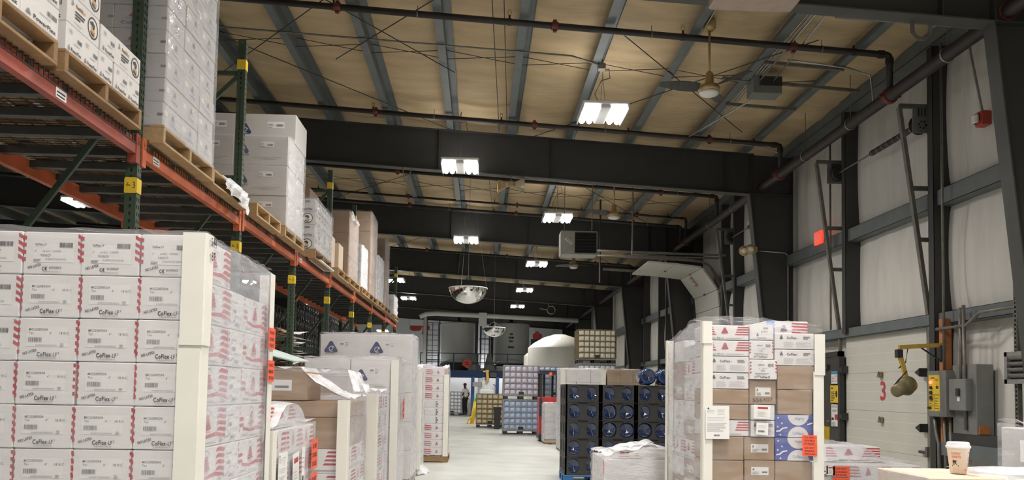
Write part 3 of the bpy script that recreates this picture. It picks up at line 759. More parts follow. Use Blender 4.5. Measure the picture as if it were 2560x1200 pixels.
# leaning vertical lift tracks with spring shaft
def lift_track(y, dy, parent, top=(5.83, 5.52), bot=(6.24, 2.50)):
    b = MB(); b.bar((top[0], y, top[1]), (bot[0], y, bot[1]), .05, .07, 'galv_dull', up=(0, 1, 0)); b.bar((bot[0], y, bot[1]), (6.27, y, 0), .05, .06, 'galv_dull', up=(0, 1, 0))
    for t in (.38, .62):
        x = top[0]+(bot[0]-top[0])*t; z = top[1]+(bot[1]-top[1])*t
        b.box(x, y-.02, z-.03, 6.30, y+.02, z+.03, 'galv_dull')
    b.bar((top[0], y, top[1]+.02), (6.30, y, top[1]+.02), .05, .06, 'galv_dull')
    b.build('lift_track', parent)
    b = MB(); b.box(6.02, y+dy-.006, top[1]-.36, 6.3, y+dy+.006, top[1]+.05, 'galv')
    for k in range(4): b.box(6.10+.045*k, y+dy-.008, top[1]-.12, 6.115+.045*k, y+dy+.008, top[1]+.01, 'slot_black')
    for k in range(7): b.lathe([(.012, -.012), (.012, .012)], 'slot_black', 8, (6.16+.05*math.cos(k), y+dy, top[1]-.24+.05*math.sin(k)), 'y')
    b.build('bearing_plate', parent)
for n in (3, 4):
    a, b_ = JAMB[n]; d = bpy.data.objects['door_%d' % n]
    lift_track(a-.2, 0, d); lift_track(b_+.1, 0, d)
    z = 5.30; b = MB(); b.tube([(6.15, a-.24, z), (6.15, b_+.0, z)], .013, 'galv_dull'); b.build('spring_shaft', d)
    b = MB(); b.tube([(6.15, a+.0, z), (6.15, a+1.3, z)], .045, 'pipe_black', 10)
    for k in range(8): b.tube([(6.15, a+.05+.17*k, z), (6.15, a+.075+.17*k, z)], .048, 'galv_dull', 10)
    b.build('torsion_spring', d)
    for y in (a-.15, b_-.08):
        MB().lathe([(.02, -.05), (.13, -.05), (.14, -.035), (.115, -.02), (.115, .03), (.14, .04), (.02, .05)], 'black_plastic', 20, (6.15, y, z), 'y').build('cable_drum', d, smooth=False)
# insulation strip and dark personnel door beyond door 3
dd = node('door_1', None, kind='structure')
MB().cbox(6.22, 14.32, 0, 6.27, 15.40, 2.12, 'door_dark', .006).build('door_leaf', dd)
b = MB(); b.box(6.19, 14.235, 0, 6.28, 14.31, 2.22, 'steel_dark').box(6.19, 15.41, 0, 6.28, 15.50, 2.22, 'steel_dark').box(6.19, 14.235, 2.13, 6.28, 15.50, 2.22, 'steel_dark'); b.build('door_frame', dd)
MB().tube([(6.20, 14.6, 1.0), (6.17, 14.6, 1.0), (6.17, 14.72, 1.0)], .012, 'galv_dull').build('door_handle', dd)
MB().cbox(6.17, 14.7, 1.92, 6.22, 15.1, 2.0, 'black_plastic', .006).build('door_closer', dd)
# sag rods crossing between purlins and long roof bracing
def rod(a, b_, r=.007, m='wire', parent=ceiling, name='bracing_rod'): return MB().tube([a, b_], r, m, 5).build(name, parent)
for y in (10.35, 13.1, 19.3, 21.9, 27.0, 29.6, 35.2):
    for k in range(8, len(PX)-1):
        x0, x1 = PX[k], PX[k+1]
        rod((x0, y, zt(x0)+.03), (x1, y+.05, zt(x1)+.19), .006); rod((x0, y+.05, zt(x0)+.19), (x1, y, zt(x1)+.03), .006)
for (a, b_) in (((-4.3, 12.4, 6.78), (-.6, 16.7, 6.64)), ((-2.2, 11.2, 6.70), (-4.9, 14.8, 6.80)), ((1.9, 11.5, 6.50), (4.85, 15.4, 6.38)), ((1.0, 16.6, 6.55), (4.6, 11.2, 6.36)), ((-4.6, 24.2, 6.8), (.5, 17.2, 6.58)), ((5.0, 24.2, 6.3), (.5, 17.2, 6.58)), ((-3.6, 9.3, 6.76), (-.5, 13.5, 6.62)), ((.5, 9.3, 6.58), (-2.4, 13.3, 6.7)), ((.7, 24.6, 6.56), (5.2, 32, 6.3)), ((.4, 24.6, 6.56), (-3.8, 32, 6.76))):
    rod(a, b_, .008)
for (x, y0, y1) in ((.0, 9.2, 16.6), (.16, 9.2, 16.6), (0.0, 17, 24.3)): rod((x, y0, zt(x)+.02), (x+.3, y1, zt(x)+.02), .007)
# ------------------------------------------------------------------ roof services
# high bay lamps
def lamp_meshes():
    h = MB(); h.cbox(-.36, -.42, .0, .36, .42, .05, 'lamp_white', .012)
    h.prism([(-.36, .0), (-.36, -.07), (-.345, -.07), (-.33, .0)], -.42, .42, 'lamp_white'); h.prism([(.36, .0), (.33, .0), (.345, -.07), (.36, -.07)], -.42, .42, 'lamp_white')
    c = MB(); c.cbox(-.085, -.40, -.06, .085, .40, 0, 'lamp_white', .012)
    t = MB(); t.tube([(0, -.39, 0), (0, -.34, 0), (0, -.2, 0), (0, .2, 0), (0, .34, 0), (0, .39, 0)], .034, 'tube_glow', 12, rad=[.02, .046, .056, .056, .046, .02])
    return h.fix('housing'), c.fix('driver_box'), t.fix('tube', True)
LH, LC, LT = lamp_meshes()
LAMPS = [(1.86, 13.0, 'white twin-pan lamp on a long looped cord, biggest lamp in view'),
 (-.45, 16.1, 'white twin-pan lamp in front of the first full deep rafter'),
 (1.86, 20.7, 'white twin-pan lamp beside the grey unit heater, below the first full rafter'),
 (-.46, 24.1, 'white twin-pan lamp in front of the second full deep rafter'),
 (1.87, 28.4, 'white twin-pan lamp just below and left of the louvred heater'),
 (1.86, 35.9, 'white twin-pan lamp to the right of the mirror dome'),
 (1.88, 43.0, 'small far white twin-pan lamp lowest of the row above the tanks'),
 (-3.45, 40.2, 'small far white twin-pan lamp just past the end of the pallet rack'),
 (-3.42, 33.5, 'far white lamp half hidden behind the last rack loads'),
 (-9.55, 20.3, 'white twin-pan lamp seen under the rack deck on the far left side'),
 (-.45, 9.0, 'white lamp at the very top edge, lighting the tan ceiling')]
HID = [(1.86, 5.3), (1.86, -2.4), (-.45, 1.4), (-.45, -6.2), (-9.55, 12.3), (-9.55, 4.6), (-9.55, 27.7), (-9.55, 35.4), (4.6, 1.5), (-9.5, 45), (-1.3, 54.4), (2.0, 54.4), (-6.0, 52.0)]  # last three are added, kept out of sight to brighten the back area
def lamp(x, y, z, label, light=1.0, cord=True, grp=None):
    t = thing('high_bay_lamp', label, 'lamp', (x, y, z), 0, grp)
    put('housing', LH, t); put('driver_box', LC, t)
    for dx in (-.285, -.165, .165, .285): put('tube', LT, t, (dx, 0, -.035))
    zt_ = zt(x)+.19-z if cord else .5
    b = MB(); b.tube([(0, -.3, .05), (0, 0, min(.6, zt_)), (0, 0, zt_)], .004, 'wire', 5); b.tube([(0, .3, .05), (0, 0, min(.6, zt_))], .004, 'wire', 5)
    if zt_ > .3: b.tube([(-.02, 0, .06), (-.12, .02, zt_*.35), (-.02, .0, zt_*.6), (.12, .02, zt_*.66), (.10, 0, zt_*.82), (-.06, 0, zt_*.8), (0, 0, zt_)], .009, 'wire', 6)
    b.build('cord', t)
    for nm, en, rx, sz in (('lamp_light', LAMP_DOWN*light, 0, (.66, .95)), ('lamp_uplight', LAMP_UP*light, math.pi, (.66, .95))):
        l = bpy.data.lights.new(nm, 'AREA'); l.shape = 'RECTANGLE'; l.size, l.size_y = sz; l.energy = en; l.spread = R(150) if rx == 0 else R(180); l.color = (1.0, .955, .915)
        lo = bpy.data.objects.new(nm, l); COL.objects.link(lo); lo.parent = t; lo.location = (0, 0, -.085 if rx == 0 else .06); lo.rotation_euler = (rx, 0, 0)
    return t
for i, (x, y, lb) in enumerate(LAMPS): lamp(x, y, 5.86 if i == 0 else (6.0 if i == 10 else 5.78), lb, 1.0 if i != 10 else 1.0)
for (x, y) in HID: lamp(x, y, 5.8 if y < 49 else 5.0, 'unseen white twin-pan lamp of the same kind', 1.0, True, 'lamps outside the picture')
# sprinkler main and branch lines
XM, ZM = 5.67, 5.66
def coupling(parent, p, r, axis):
    b = MB(); pr = [(r*1.02, -.05), (r*1.30, -.045), (r*1.38, -.01), (r*1.38, .01), (r*1.30, .045), (r*1.02, .05)]
    b.lathe(pr, 'coupling_red', 14, p, axis)
    d = r*1.45
    if axis == 'y': b.box(p[0]-d-.03, p[1]-.025, p[2]-.02, p[0]-d+.02, p[1]+.025, p[2]+.02, 'coupling_red').box(p[0]+d-.02, p[1]-.025, p[2]-.02, p[0]+d+.03, p[1]+.025, p[2]+.02, 'coupling_red')
    else: b.box(p[0]-.025, p[1]-.02, p[2]-d-.02, p[0]+.025, p[1]+.02, p[2]-d+.02, 'coupling_red').box(p[0]-.025, p[1]-.02, p[2]+d-.02, p[0]+.025, p[1]+.02, p[2]+d+.02, 'coupling_red')
    b.build('coupling', parent)
mp_ = thing('sprinkler_main', 'thick dark sprinkler main pipe running along the right-hand eave', 'pipe', (0, 0, 0))
MB().tube([(XM, -3, ZM), (XM, 56, ZM)], .085, 'pipe_brown', 16).build('pipe', mp_, smooth=True)
MB().tube([(XM+.26, -3, ZM+.20), (XM+.26, 56, ZM+.20)], .045, 'pipe_black', 10).build('upper_pipe', mp_, smooth=True)
for y in (8.75, 11.35, 15.65, 23.0, 30.2): coupling(mp_, (XM, y, ZM), .085, 'y')
for y in (9.9, 12.6, 14.4, 18.6, 20.6, 27, 33):
    MB().lathe([(.088, -.012), (.095, -.012), (.095, .012), (.088, .012)], 'galv', 16, (XM, y, ZM), 'y', cap=False).tube([(XM, y, ZM+.09), (XM, y, zt(XM)+.1)], .006, 'galv_dull', 6).build('hanger', mp_)
def branch(y, z0, label, x0=-15.0, r=.045):
    t = thing('sprinkler_branch', label, 'pipe', (0, y, 0)); zz = lambda x: z0-.054*x
    b = MB(); b.tube([(x0, 0, zz(x0)), (XM-.05, 0, zz(XM-.05)), (XM-.012, 0, zz(XM)-.012), (XM, 0, zz(XM)-.05), (XM, 0, ZM+.08)], r, 'pipe_black', 12); b.build('pipe', t, smooth=True)
    MB().lathe([(r*1.25, -.04), (r*1.25, .04)], 'pipe_black', 12, (XM, 0, zz(XM)-.09), 'z').lathe([(r*1.25, -.04), (r*1.25, .04)], 'pipe_black', 12, (XM-.12, 0, zz(XM-.12)), 'x').build('elbow', t)
    x = x0+.8
    while x < XM-.4:
        b = MB(); q = zz(x); b.tube([(x, 0, q+r), (x, 0, q+r+.05)], .014, 'pipe_black', 8); b.tube([(x-.018, 0, q+r+.05), (x-.022, 0, q+r+.10), (x, 0, q+r+.115), (x+.022, 0, q+r+.10), (x+.018, 0, q+r+.05)], .006, 'brass', 5); b.lathe([(.03, 0), (.03, .004)], 'brass', 10, (x, 0, q+r+.118)); b.lathe([(r*1.12, -.025), (r*1.12, .025)], 'pipe_black', 12, (x, 0, q), 'x'); b.build('sprinkler_head', t); x += 2.42
    for x in (-7.9, -2.05, .95, 4.3): coupling(t, (x, 0, zz(x)), r, 'x')
    for x in (-5.4, -.95, 2.3, 4.7): MB().tube([(x, 0, zz(x)+r), (x, 0, zt(x)+.05)], .005, 'galv_dull', 5).lathe([(r+.002, -.008), (r+.008, -.008), (r+.008, .008), (r+.002, .008)], 'galv_dull', 12, (x, 0, zz(x)), 'x', cap=False).build('hanger', t)
    return t
branch(11.35, 6.55, 'dark sprinkler branch pipe crossing the whole top of the picture, nearest one')
branch(15.65, 6.53, 'dark sprinkler branch pipe just above the first full deep rafter')
branch(19.95, 6.53, 'dark sprinkler branch pipe hidden mostly behind the first full rafter')
branch(23.6, 6.50, 'dark sprinkler branch pipe just above the second full deep rafter')
branch(23.0, 6.62, 'second thinner dark pipe paired above the second full rafter', r=.032)
branch(31.4, 6.53, 'distant dark sprinkler branch pipe above the third full rafter')
# conduits clipped along the purlins
def tubes(name, label, paths, r, m, cat='conduit', n=6):
    t = thing(name, label, cat)
    for p_ in paths: MB().tube(p_, r, m, n).build('conduit', t, smooth=True)
    return t
x4 = PX[-2]; x3 = PX[-3]
tubes('conduit_run', 'bundle of bright metal conduits clipped under a purlin near the eave', [[(x4+.02+.05*i, 9.3, zt(x4)+.05), (x4+.02+.05*i, 24, zt(x4)+.05)] for i in range(4)], .011, 'galv')
tubes('conduit_run', 'pair of metal conduits clipped under the purlin above the nearest ceiling fan', [[(x3+.02+.045*i, 9.3, zt(x3)+.05), (x3+.02+.045*i, 24, zt(x3)+.05)] for i in range(2)], .009, 'galv')
tubes('conduit_run', 'thin conduit crossing below the purlins to the biggest lamp', [[(-15, 12.45, zt(-15)-.02), (1.3, 12.45, zt(1.3)-.02), (1.80, 12.7, zt(1.8)-.03)]], .014, 'galv_dull')
MB().cbox(1.74, 12.66, 6.43, 1.86, 12.78, 6.53, 'galv_dull', .01).build('junction_box'); tag(bpy.data.objects['junction_box'], 'small metal junction box where the biggest lamp hangs', 'box')
t = tubes('conduit_run', 'bent light conduits feeding the dark metal box below the ceiling', [[(4.25, 10.0, 6.38), (4.3, 12.8, 6.36)], [(4.38, 10.3, 6.36), (4.52, 12.85, 6.36)], [(4.46, 12.0, 6.40), (5.4, 12.05, 6.32), (5.75, 12.1, 6.24), (5.78, 12.1, 6.0), (5.80, 12.1, 5.75)], [(4.35, 13.0, 6.2), (3.9, 15.6, 6.33), (4.0, 15.7, 6.33), (5.45, 15.9, 6.25), (5.72, 15.9, 6.15), (5.74, 15.9, 5.75)]], .014, 'galv')
def strut(a, b_, label, s=.041, hangs=()):
    o = MB(); o.bar(a, b_, s, s*.25, 'galv_dull'); a = Vector(a); b_ = Vector(b_)
    d = Vector((0, s/2, s/2)); o.bar(a+d, b_+d, .004, s, 'galv_dull'); d2 = Vector((0, -s/2, s/2)); o.bar(a+d2, b_+d2, .004, s, 'galv_dull')
    ob = o.build('strut_channel'); tag(ob, label, 'metal channel'); return ob
strut((4.15, 12.1, 6.37), (5.35, 12.1, 6.30), 'slotted metal channel hung across purlins above the dark metal box')
strut((3.75, 12.9, 6.42), (5.95, 12.9, 6.28), 'slotted metal channel carrying the dark metal box, longest of three')
strut((4.1, 13.9, 6.36), (5.3, 13.9, 6.30), 'slotted metal channel hung just below the dark metal box')
t = thing('control_box', 'dark square metal box hung under the ceiling on channels', 'electrical box', (4.42, 12.9, 6.30))
MB().cbox(-.23, -.16, -.14, .23, .16, .13, 'box_grey', .006).build('body', t); MB().cbox(-.13, -.165, -.02, .23, -.158, .13, 'black_plastic', .002).build('cover', t)
strut(at(2090, 42, 9.0), at(2550, 77, 9.0), 'long metal channel under the nearest rafter at top right', .055)
b = MB(); c0 = at(2303, 75, 8.8)
pts = [(c0.x-.10, 8.8, c0.z+.13)]+[(c0.x+.10*math.cos(R(a)), 8.8, c0.z+.10*math.sin(R(a))) for a in range(180, 361, 20)]+[(c0.x+.10, 8.8, c0.z+.24)]
for i in range(len(pts)-1): b.bar(pts[i], pts[i+1], .045, .012, 'galv_dull', up=(0, 1, 0))
b.lathe([(.02, -.03), (.02, .03)], 'galv', 8, pts[0], 'x'); tag(b.build('pipe_hook'), 'curved metal pipe hook hanging from the channel at top right', 'hook')
for i, (px, py0, py1, y) in enumerate(((2240, 0, 40, 9.0), (2490, 60, 115, 9.05))):
    o = MB().tube([at(px, py0-40, y), at(px, py1, y)], .02, 'galv_dull', 8).build('hanger_rod'); tag(o, ('short hanger rod holding the top right channel', 'dark hanger rod beside the nearest column head')[i], 'rod')
# ceiling fans
def fan(x, y, z, ztop, label, rot):
    t = thing('ceiling_fan', label, 'ceiling fan', (x, y, z), 0)
    MB().lathe([(.05, ztop-z-.14), (.085, ztop-z-.10), (.09, ztop-z), (.03, ztop-z+.02)], 'brass', 18).build('canopy', t, smooth=True)
    MB().tube([(0, 0, .20), (0, 0, ztop-z-.1)], .016, 'brass', 10).build('down_rod', t, smooth=True)
    MB().lathe([(.03, .27), (.055, .24), (.06, .12), (.075, .10), (.12, .08), (.15, .04), (.15, .0), (.11, -.02)], 'brass', 24).build('motor', t, smooth=True)
    MB().lathe([(.13, -.012), (.135, -.03), (.12, -.055), (.07, -.075), (.0, -.082)], 'dome_glass', 24).build('light_dome', t, smooth=True)
    for k in range(3):
        a = R(rot+120*k); b = MB(); pts = []
        for i in range(7):
            u = i/6; r_ = .14+.56*u; w = .055+.05*math.sin(math.pi*min(1, u*.9+.1)); tw = .30*(1-u)+.12
            for (s, zz) in ((-1, -w*tw), (1, w*tw)):
                px, py = r_, s*w; pts.append((px*math.cos(a)-py*math.sin(a), px*math.sin(a)+py*math.cos(a), .05+zz+.02*u))
        n = len(pts); v = pts+[(q[0], q[1], q[2]-.006) for q in pts]
        f = []
        for i in range(6):
            k_ = 2*i; f += [(k_, k_+1, k_+3, k_+2), (n+k_, n+k_+2, n+k_+3, n+k_+1), (k_, k_+2, n+k_+2, n+k_), (k_+1, n+k_+1, n+k_+3, k_+3)]
        f += [(0, n, n+1, 1), (n-2, n-1, 2*n-1, 2*n-2)]
        b.add(v, f, 'fan_blade'); b.build('blade', t)
fan(3.10, 11.3, 5.63, 6.62, 'three-bladed ceiling fan with brass rod and white dome, nearest of the three', 62)
fan(3.00, 18.9, 5.46, 6.45, 'ceiling fan with white dome between the first two full rafters', 80)
fan(2.93, 26.5, 5.42, 6.40, 'small far ceiling fan below the louvred unit heater', 20)
# unit heaters
def heater(x0, x1, y, z0, z1, d, label, m, louv=(.38, .97), tilt=0):
    w, h = x1-x0, z1-z0; t = thing('unit_heater', label, 'heater', (x0, y, z0))
    MB().cbox(0, 0, 0, w, d, h, m, .015).build('casing', t)
    b = MB(); b.box(w*louv[0], -.006, h*.08, w*louv[1], .002, h*.94, 'slot_black'); b.build('opening', t)
    n = 7
    for k in range(n):
        zz = h*(.10+.82*k/(n-1)); b = MB(); b.bar((w*louv[0], -.02, zz), (w*louv[1], -.02, zz), .05, .006, 'steel_dark', up=(0, -.55, 1)); b.build('louver', t)
    p = PR()
    for k in range(4): p.poly([(w*(.10+.05*k), h*(.62-.06*k)), (w*(.15+.05*k), h*(.70-.06*k)), (w*(.17+.05*k), h*(.67-.06*k)), (w*(.12+.05*k), h*(.59-.06*k))], 'label_paper', 1)
    put('sticker', p.mesh('sticker'), t)
    for dx in (.1, w-.1): MB().tube([(dx, d/2, h), (dx, d/2, zt(x0+dx)-z0+.22)], .008, 'galv_dull', 6).build('hanger_rod', t)
    return t
heater(1.84, 2.70, 19.4, 4.63, 5.20, .5, 'grey louvred unit heater hanging below the second full rafter', 'heater_grey')
h1 = thing('unit_heater', 'unit heater casing tinted by reflected light, cut by the top edge of the picture', 'heater', (2.33, 8.05, 5.48))
MB().cbox(0, 0, 0, .88, .5, .6, 'heater_reflect_tint', .015).build('casing', h1)
for dx in (.1, .78): MB().tube([(dx, .25, .6), (dx, .25, zt(2.33+dx)-5.48+.19)], .008, 'galv_dull', 6).build('hanger_rod', h1)
for k in range(9): MB().bar((.17+.058*k, .06, -.003), (.13+.058*k, .02, .03), .032, .006, 'slot_black').bar((.16+.058*k, .03, -.004), (.13+.058*k, .16, -.004), .026, .006, 'slot_black').build('louver', h1)
# loudspeaker pair under the rafter
t = thing('horn_speaker', 'pair of tan paging horns back to back under the first full rafter', 'loudspeaker', (.56, 16.72, 5.60))
for s in (-1, 1):
    b = MB(); ring = []
    for (d, w, h) in ((.03, .03, .03), (.10, .05, .05), (.20, .10, .09), (.27, .15, .11)):
        ring.append([(s*d, sx*w*.9-.03*0, sz*h-.25*d*(1 if s < 0 else .2)) for (sx, sz) in ((-1, -1), (1, -1), (1, 1), (-1, 1))])
    v = [p_ for r_ in ring for p_ in r_]; f = []
    for i in range(3):
        for k in range(4): f.append((i*4+k, i*4+(k+1) % 4, i*4+4+(k+1) % 4, i*4+4+k))
    f.append((0, 1, 2, 3)); b.add(v, f, 'brass' if s < 0 else 'olive'); b.build('horn', t)
MB().cbox(-.06, -.05, -.04, .06, .05, .05, 'olive', .01).tube([(0, 0, .05), (0, 0, .16)], .012, 'galv_dull').box(-.10, -.03, .14, .10, .03, .16, 'galv_dull').build('bracket', t)
o = MB().tube([(-1.62, 16.65, 5.86), (-1.57, 16.65, 5.60), (-1.52, 16.65, 5.53), (-1.48, 16.65, 5.68), (-1.44, 16.65, 5.84)], .012, 'olive', 6).build('wire_hook'); tag(o, 'bent wire hook dangling from the first full rafter', 'hook')
# mirror domes
def dome(x, y, z, r, depth, label, wires):
    t = thing('mirror_dome', label, 'mirror', (x, y, z)); pr = []
    for i in range(11):
        a = R(90*i/10); pr.append((r*math.cos(a), -depth*math.sin(a)))
    pr[-1] = (.001, -depth)
    MB().lathe(pr, 'mirror', 40, cap=False).build('mirror', t, smooth=True)
    MB().lathe([(r, -.012), (r*1.04, -.012), (r*1.04, .012), (r, .012)], 'dome_glass', 40, cap=False).build('rim', t, smooth=True)
    for k in range(3):
        a = R(120*k+wires); MB().tube([(r*math.cos(a), r*math.sin(a), .01), (0, 0, .22 if wires > 20 else zt(x)-z)], .008 if wires > 20 else .0012, 'galv', 5).build('hanging_wire', t)
    MB().tube([(0, 0, .2), (0, 0, zt(x)-z)], .004, 'galv_dull', 5).build('drop_wire', t)
dome(-.31, 20.0, 3.86, .45, .37, 'large mirrored half dome hanging over the aisle', 10)
dome(.49, 30.0, 3.665, .40, .33, 'smaller tilted mirror dome with white bracket in front of the grey tanks', 40)
# wall fittings
t = thing('exit_sign', 'red glowing EXIT sign on the wall girt', 'exit sign', (6.18, 15.06, 4.34))
MB().cbox(-.03, -.17, -.12, .02, .17, .12, 'exit_glow', .008).build('case', t)
p = PR(); p.text('EXIT', 0, 0, .15, 'carton_white', 0.04, width=.27); put('lettering', p.mesh('lettering'), t, (-.031, .135, -.075), (0, 0, R(-90)))
t = thing('fire_strobe', 'red fire alarm strobe with clear lens beside the nearest column', 'fire alarm', (6.24, 10.12, 4.94))
MB().cbox(-.07, -.10, -.09, .06, .06, .09, 'alarm_red', .01).build('body', t); MB().cbox(-.13, -.06, -.06, -.07, .05, .06, 'dome_glass', .02).build('lens', t); MB().tube([(0, .0, .09), (-.05, .15, .9), (-.06, .2, 1.25)], .016, 'galv', 8).build('conduit', t)
t = thing('spotlight', 'brass round twin spotlight fixed to the first full column', 'lamp', (5.40, 16.6, 4.36))
for (dx, dy, a) in ((0, -.05, 0), (-.13, -.02, 1)):
    b = MB(); c = (dx, dy, -.03*a)
    b.lathe([(.03, .12), (.08, .08), (.105, 0.0), (.10, -.02)], 'brass', 20, c, 'y'); b.build('head', t, smooth=True)
    MB().lathe([(.06, -.022), (.04, -.034), (.001, -.038)], 'dome_glass', 20, c, 'y').build('lens', t, smooth=True)
MB().cbox(.02, -.05, -.05, .14, .06, .06, 'brass', .01).build('bracket', t)
tubes('conduit_run', 'thin bright conduit bent across and down the first full column', [[(5.62, 16.72, 4.36), (6.16, 16.72, 4.33), (6.22, 16.72, 4.28), (6.22, 16.72, .3)]], .014, 'galv')
tubes('conduit_run', 'vertical conduits beside the door 3 post with arm', [[(6.10, 10.81, 6.2), (6.10, 10.81, 1.8)], [(6.12, 14.42, 6.0), (6.12, 14.42, 2.6)]], .017, 'galv_dull')
tubes('conduit_run', 'bent conduits crossing the lower girt at the far right', [[(6.08, 10.95, 2.36), (6.08, 10.27, 2.36), (6.08, 9.97, 2.50), (6.08, 9.0, 2.50)], [(6.10, 10.43, 2.60), (6.10, 10.42, 1.65)], [(6.08, 10.32, 2.62), (6.08, 10.30, 1.05)]], .022, 'galv_dull')
strutv = MB()
for k in range(44):
    z = .6+.05*k; strutv.box(6.03, 9.20, z, 6.036, 9.205+.045, z+.02, 'galv_dull')
strutv.box(6.03, 9.195, .3, 6.036, 9.207, 2.85, 'galv_dull').box(6.03, 9.243, .3, 6.036, 9.255, 2.85, 'galv_dull').box(6.036, 9.195, .3, 6.08, 9.199, 2.85, 'galv_dull').box(6.036, 9.25, .3, 6.08, 9.255, 2.85, 'galv_dull')
tag(strutv.build('slotted_strut'), 'upright slotted metal strut at the right edge above the wrapped load', 'metal channel')
t = thing('wall_vent', 'grey louvred vent cut by the right edge of the picture', 'vent', (5.98, 8.93, 1.62))
b = MB(); b.box(0, 0, 0, .05, .05, .36, 'galv').box(0, .38, 0, .05, .43, .36, 'galv').box(0, 0, 0, .05, .43, .05, 'galv').box(0, 0, .31, .05, .43, .36, 'galv'); b.build('frame', t)
MB().box(.045, .04, .04, .05, .40, .33, 'slot_black').build('backing', t)
for k in range(4): MB().bar((.02, .04, .09+.066*k), (.02, .39, .09+.066*k), .05, .008, 'galv', up=(1, 0, .9)).build('slat', t)
# door 3 controls and dock light
t = thing('dock_light', 'yellow jointed arm dock light on an orange post by door 3', 'lamp', (6.17, 10.9, 0))
MB().cbox(-.055, -.06, 1.72, .055, .06, 2.50, 'post_orange', .008).build('post', t); MB().cbox(-.05, -.05, .78, .05, .05, 1.20, 'post_orange', .006).build('lower_post', t)
e = at(2247, 868, 10.9)-Vector((6.17, 10.9, 0)); l = at(2270, 962, 10.85)-Vector((6.17, 10.9, 0)); hd = at(2228, 985, 10.7)-Vector((6.17, 10.9, 0))
MB().bar((-.05, 0, e.z+.04), e, .05, .055, 'arm_yellow').build('upper_arm', t); MB().bar(e+Vector((0, 0, -.05)), l, .05, .05, 'arm_yellow', up=(0, 1, 0)).build('lower_arm', t)
MB().cbox(-.09, -.05, 1.94, -.02, .05, 2.14, 'black_plastic', .006).cbox(e.x-.04, -.04, e.z-.14, e.x+.04, .04, e.z-.03, 'black_plastic', .006).build('hinge', t)
MB().bar((-.06, 0, 1.93), (-.33, 0, e.z), .018, .018, 'black_plastic').build('brace', t)
ctr = (l*.45+hd*.55); dr = (hd-l).normalized()
pts = [l+dr*-.06, l+dr*-.04, l+dr*.06, l+dr*.10, l+dr*.14, l+dr*.26, l+dr*.265]
MB().tube(pts, .1, 'olive', 18, rad=[.06, .11, .13, .11, .085, .08, .05]).build('lamp_head', t, smooth=True)
MB().tube([e+Vector((.12, 0, -.02)), e+Vector((.08, -.02, -.2)), e+Vector((-.02, -.03, -.28))], .008, 'wire', 6).tube([l+Vector((-.03, -.03, .18)), l+Vector((-.14, -.03, .06)), l+Vector((-.22, -.05, -.02))], .008, 'wire', 6).build('cable', t)
t = thing('door_control_box', 'grey control panel with yellow face and red light beside door 3', 'control panel', (5.98, 10.575, 1.20))
MB().cbox(0, 0, 0, .20, .44, .60, 'box_grey', .008).build('enclosure', t)
p = PR(); p.rect(0, 0, .27, .47, 'yellow', 1); p.lines(.05, .425, .22, .45, 1, 'ink', 2, .5); p.lines(.16, .40, .25, .42, 1, 'ink', 2, .5)
p.rect(0.005, .205, .26, .212, 'ink', 2); p.rect(.13, .01, .135, .20, 'ink', 2); p.lines(.02, .03, .11, .19, 5, 'ink', 2, .22); p.lines(.15, .03, .25, .19, 5, 'ink', 2, .22); p.text('A', .17, .31, .04, 'ink'); p.rect(.18, .29, .24, .325, 'ink', 2)
put('face_plate', p.mesh('face_plate'), t, (0, .40, .075), (0, 0, R(-90)))
for k, z in enumerate((.45, .38, .315, .25)): MB().lathe([(.022, 0), (.022, -.02), (.016, -.028)], 'lamp_led' if k == 0 else 'black_plastic', 12, (-.001, .33, z), 'x').build('indicator' if k == 0 else 'button', t)
MB().cbox(-.02, .34, .10, 0, .41, .13, 'black_plastic', .004).cbox(-.02, .3, .22, 0, .36, .25, 'black_plastic', .004).build('switch', t)
t = thing('disconnect_switch', 'plain grey disconnect box beside the yellow-faced control panel', 'electrical box', (6.06, 10.12, 1.07))
MB().cbox(.04, -.02, -.08, .26, .5, .80, 'box_grey', .006).build('backing', t); MB().cbox(-.06, .05, .22, .06, .42, .62, 'box_grey', .01).build('cover', t); MB().cbox(-.09, .16, .40, -.06, .22, .50, 'black_plastic', .006).build('handle', t); MB().cbox(-.064, .17, .34, -.058, .22, .40, 'label_paper', .001).build('sticker', t)
tubes('conduit_run', 'bundle of grey conduits dropping below the control panel', [[(6.04, 10.95, 1.2), (6.04, 10.92, 1.0), (6.04, 10.86, .85), (6.04, 10.84, .3)], [(6.08, 10.78, 1.2), (6.08, 10.76, .3)], [(6.1, 10.68, 1.2), (6.1, 10.66, .3)]], .02, 'galv_dull')
MB().box(6.10, 8.9, .86, 6.30, 10.85, 1.0, 'steel_dark').box(6.06, 8.9, .70, 6.10, 10.85, .87, 'steel_purlin').build('girt', wr)
MB().cbox(6.12, 10.08, 1.002, 6.26, 10.33, 1.11, 'post_orange', .006).build('wood_block'); tag(bpy.data.objects['wood_block'], 'small orange wood block on the low girt by the wall', 'block')
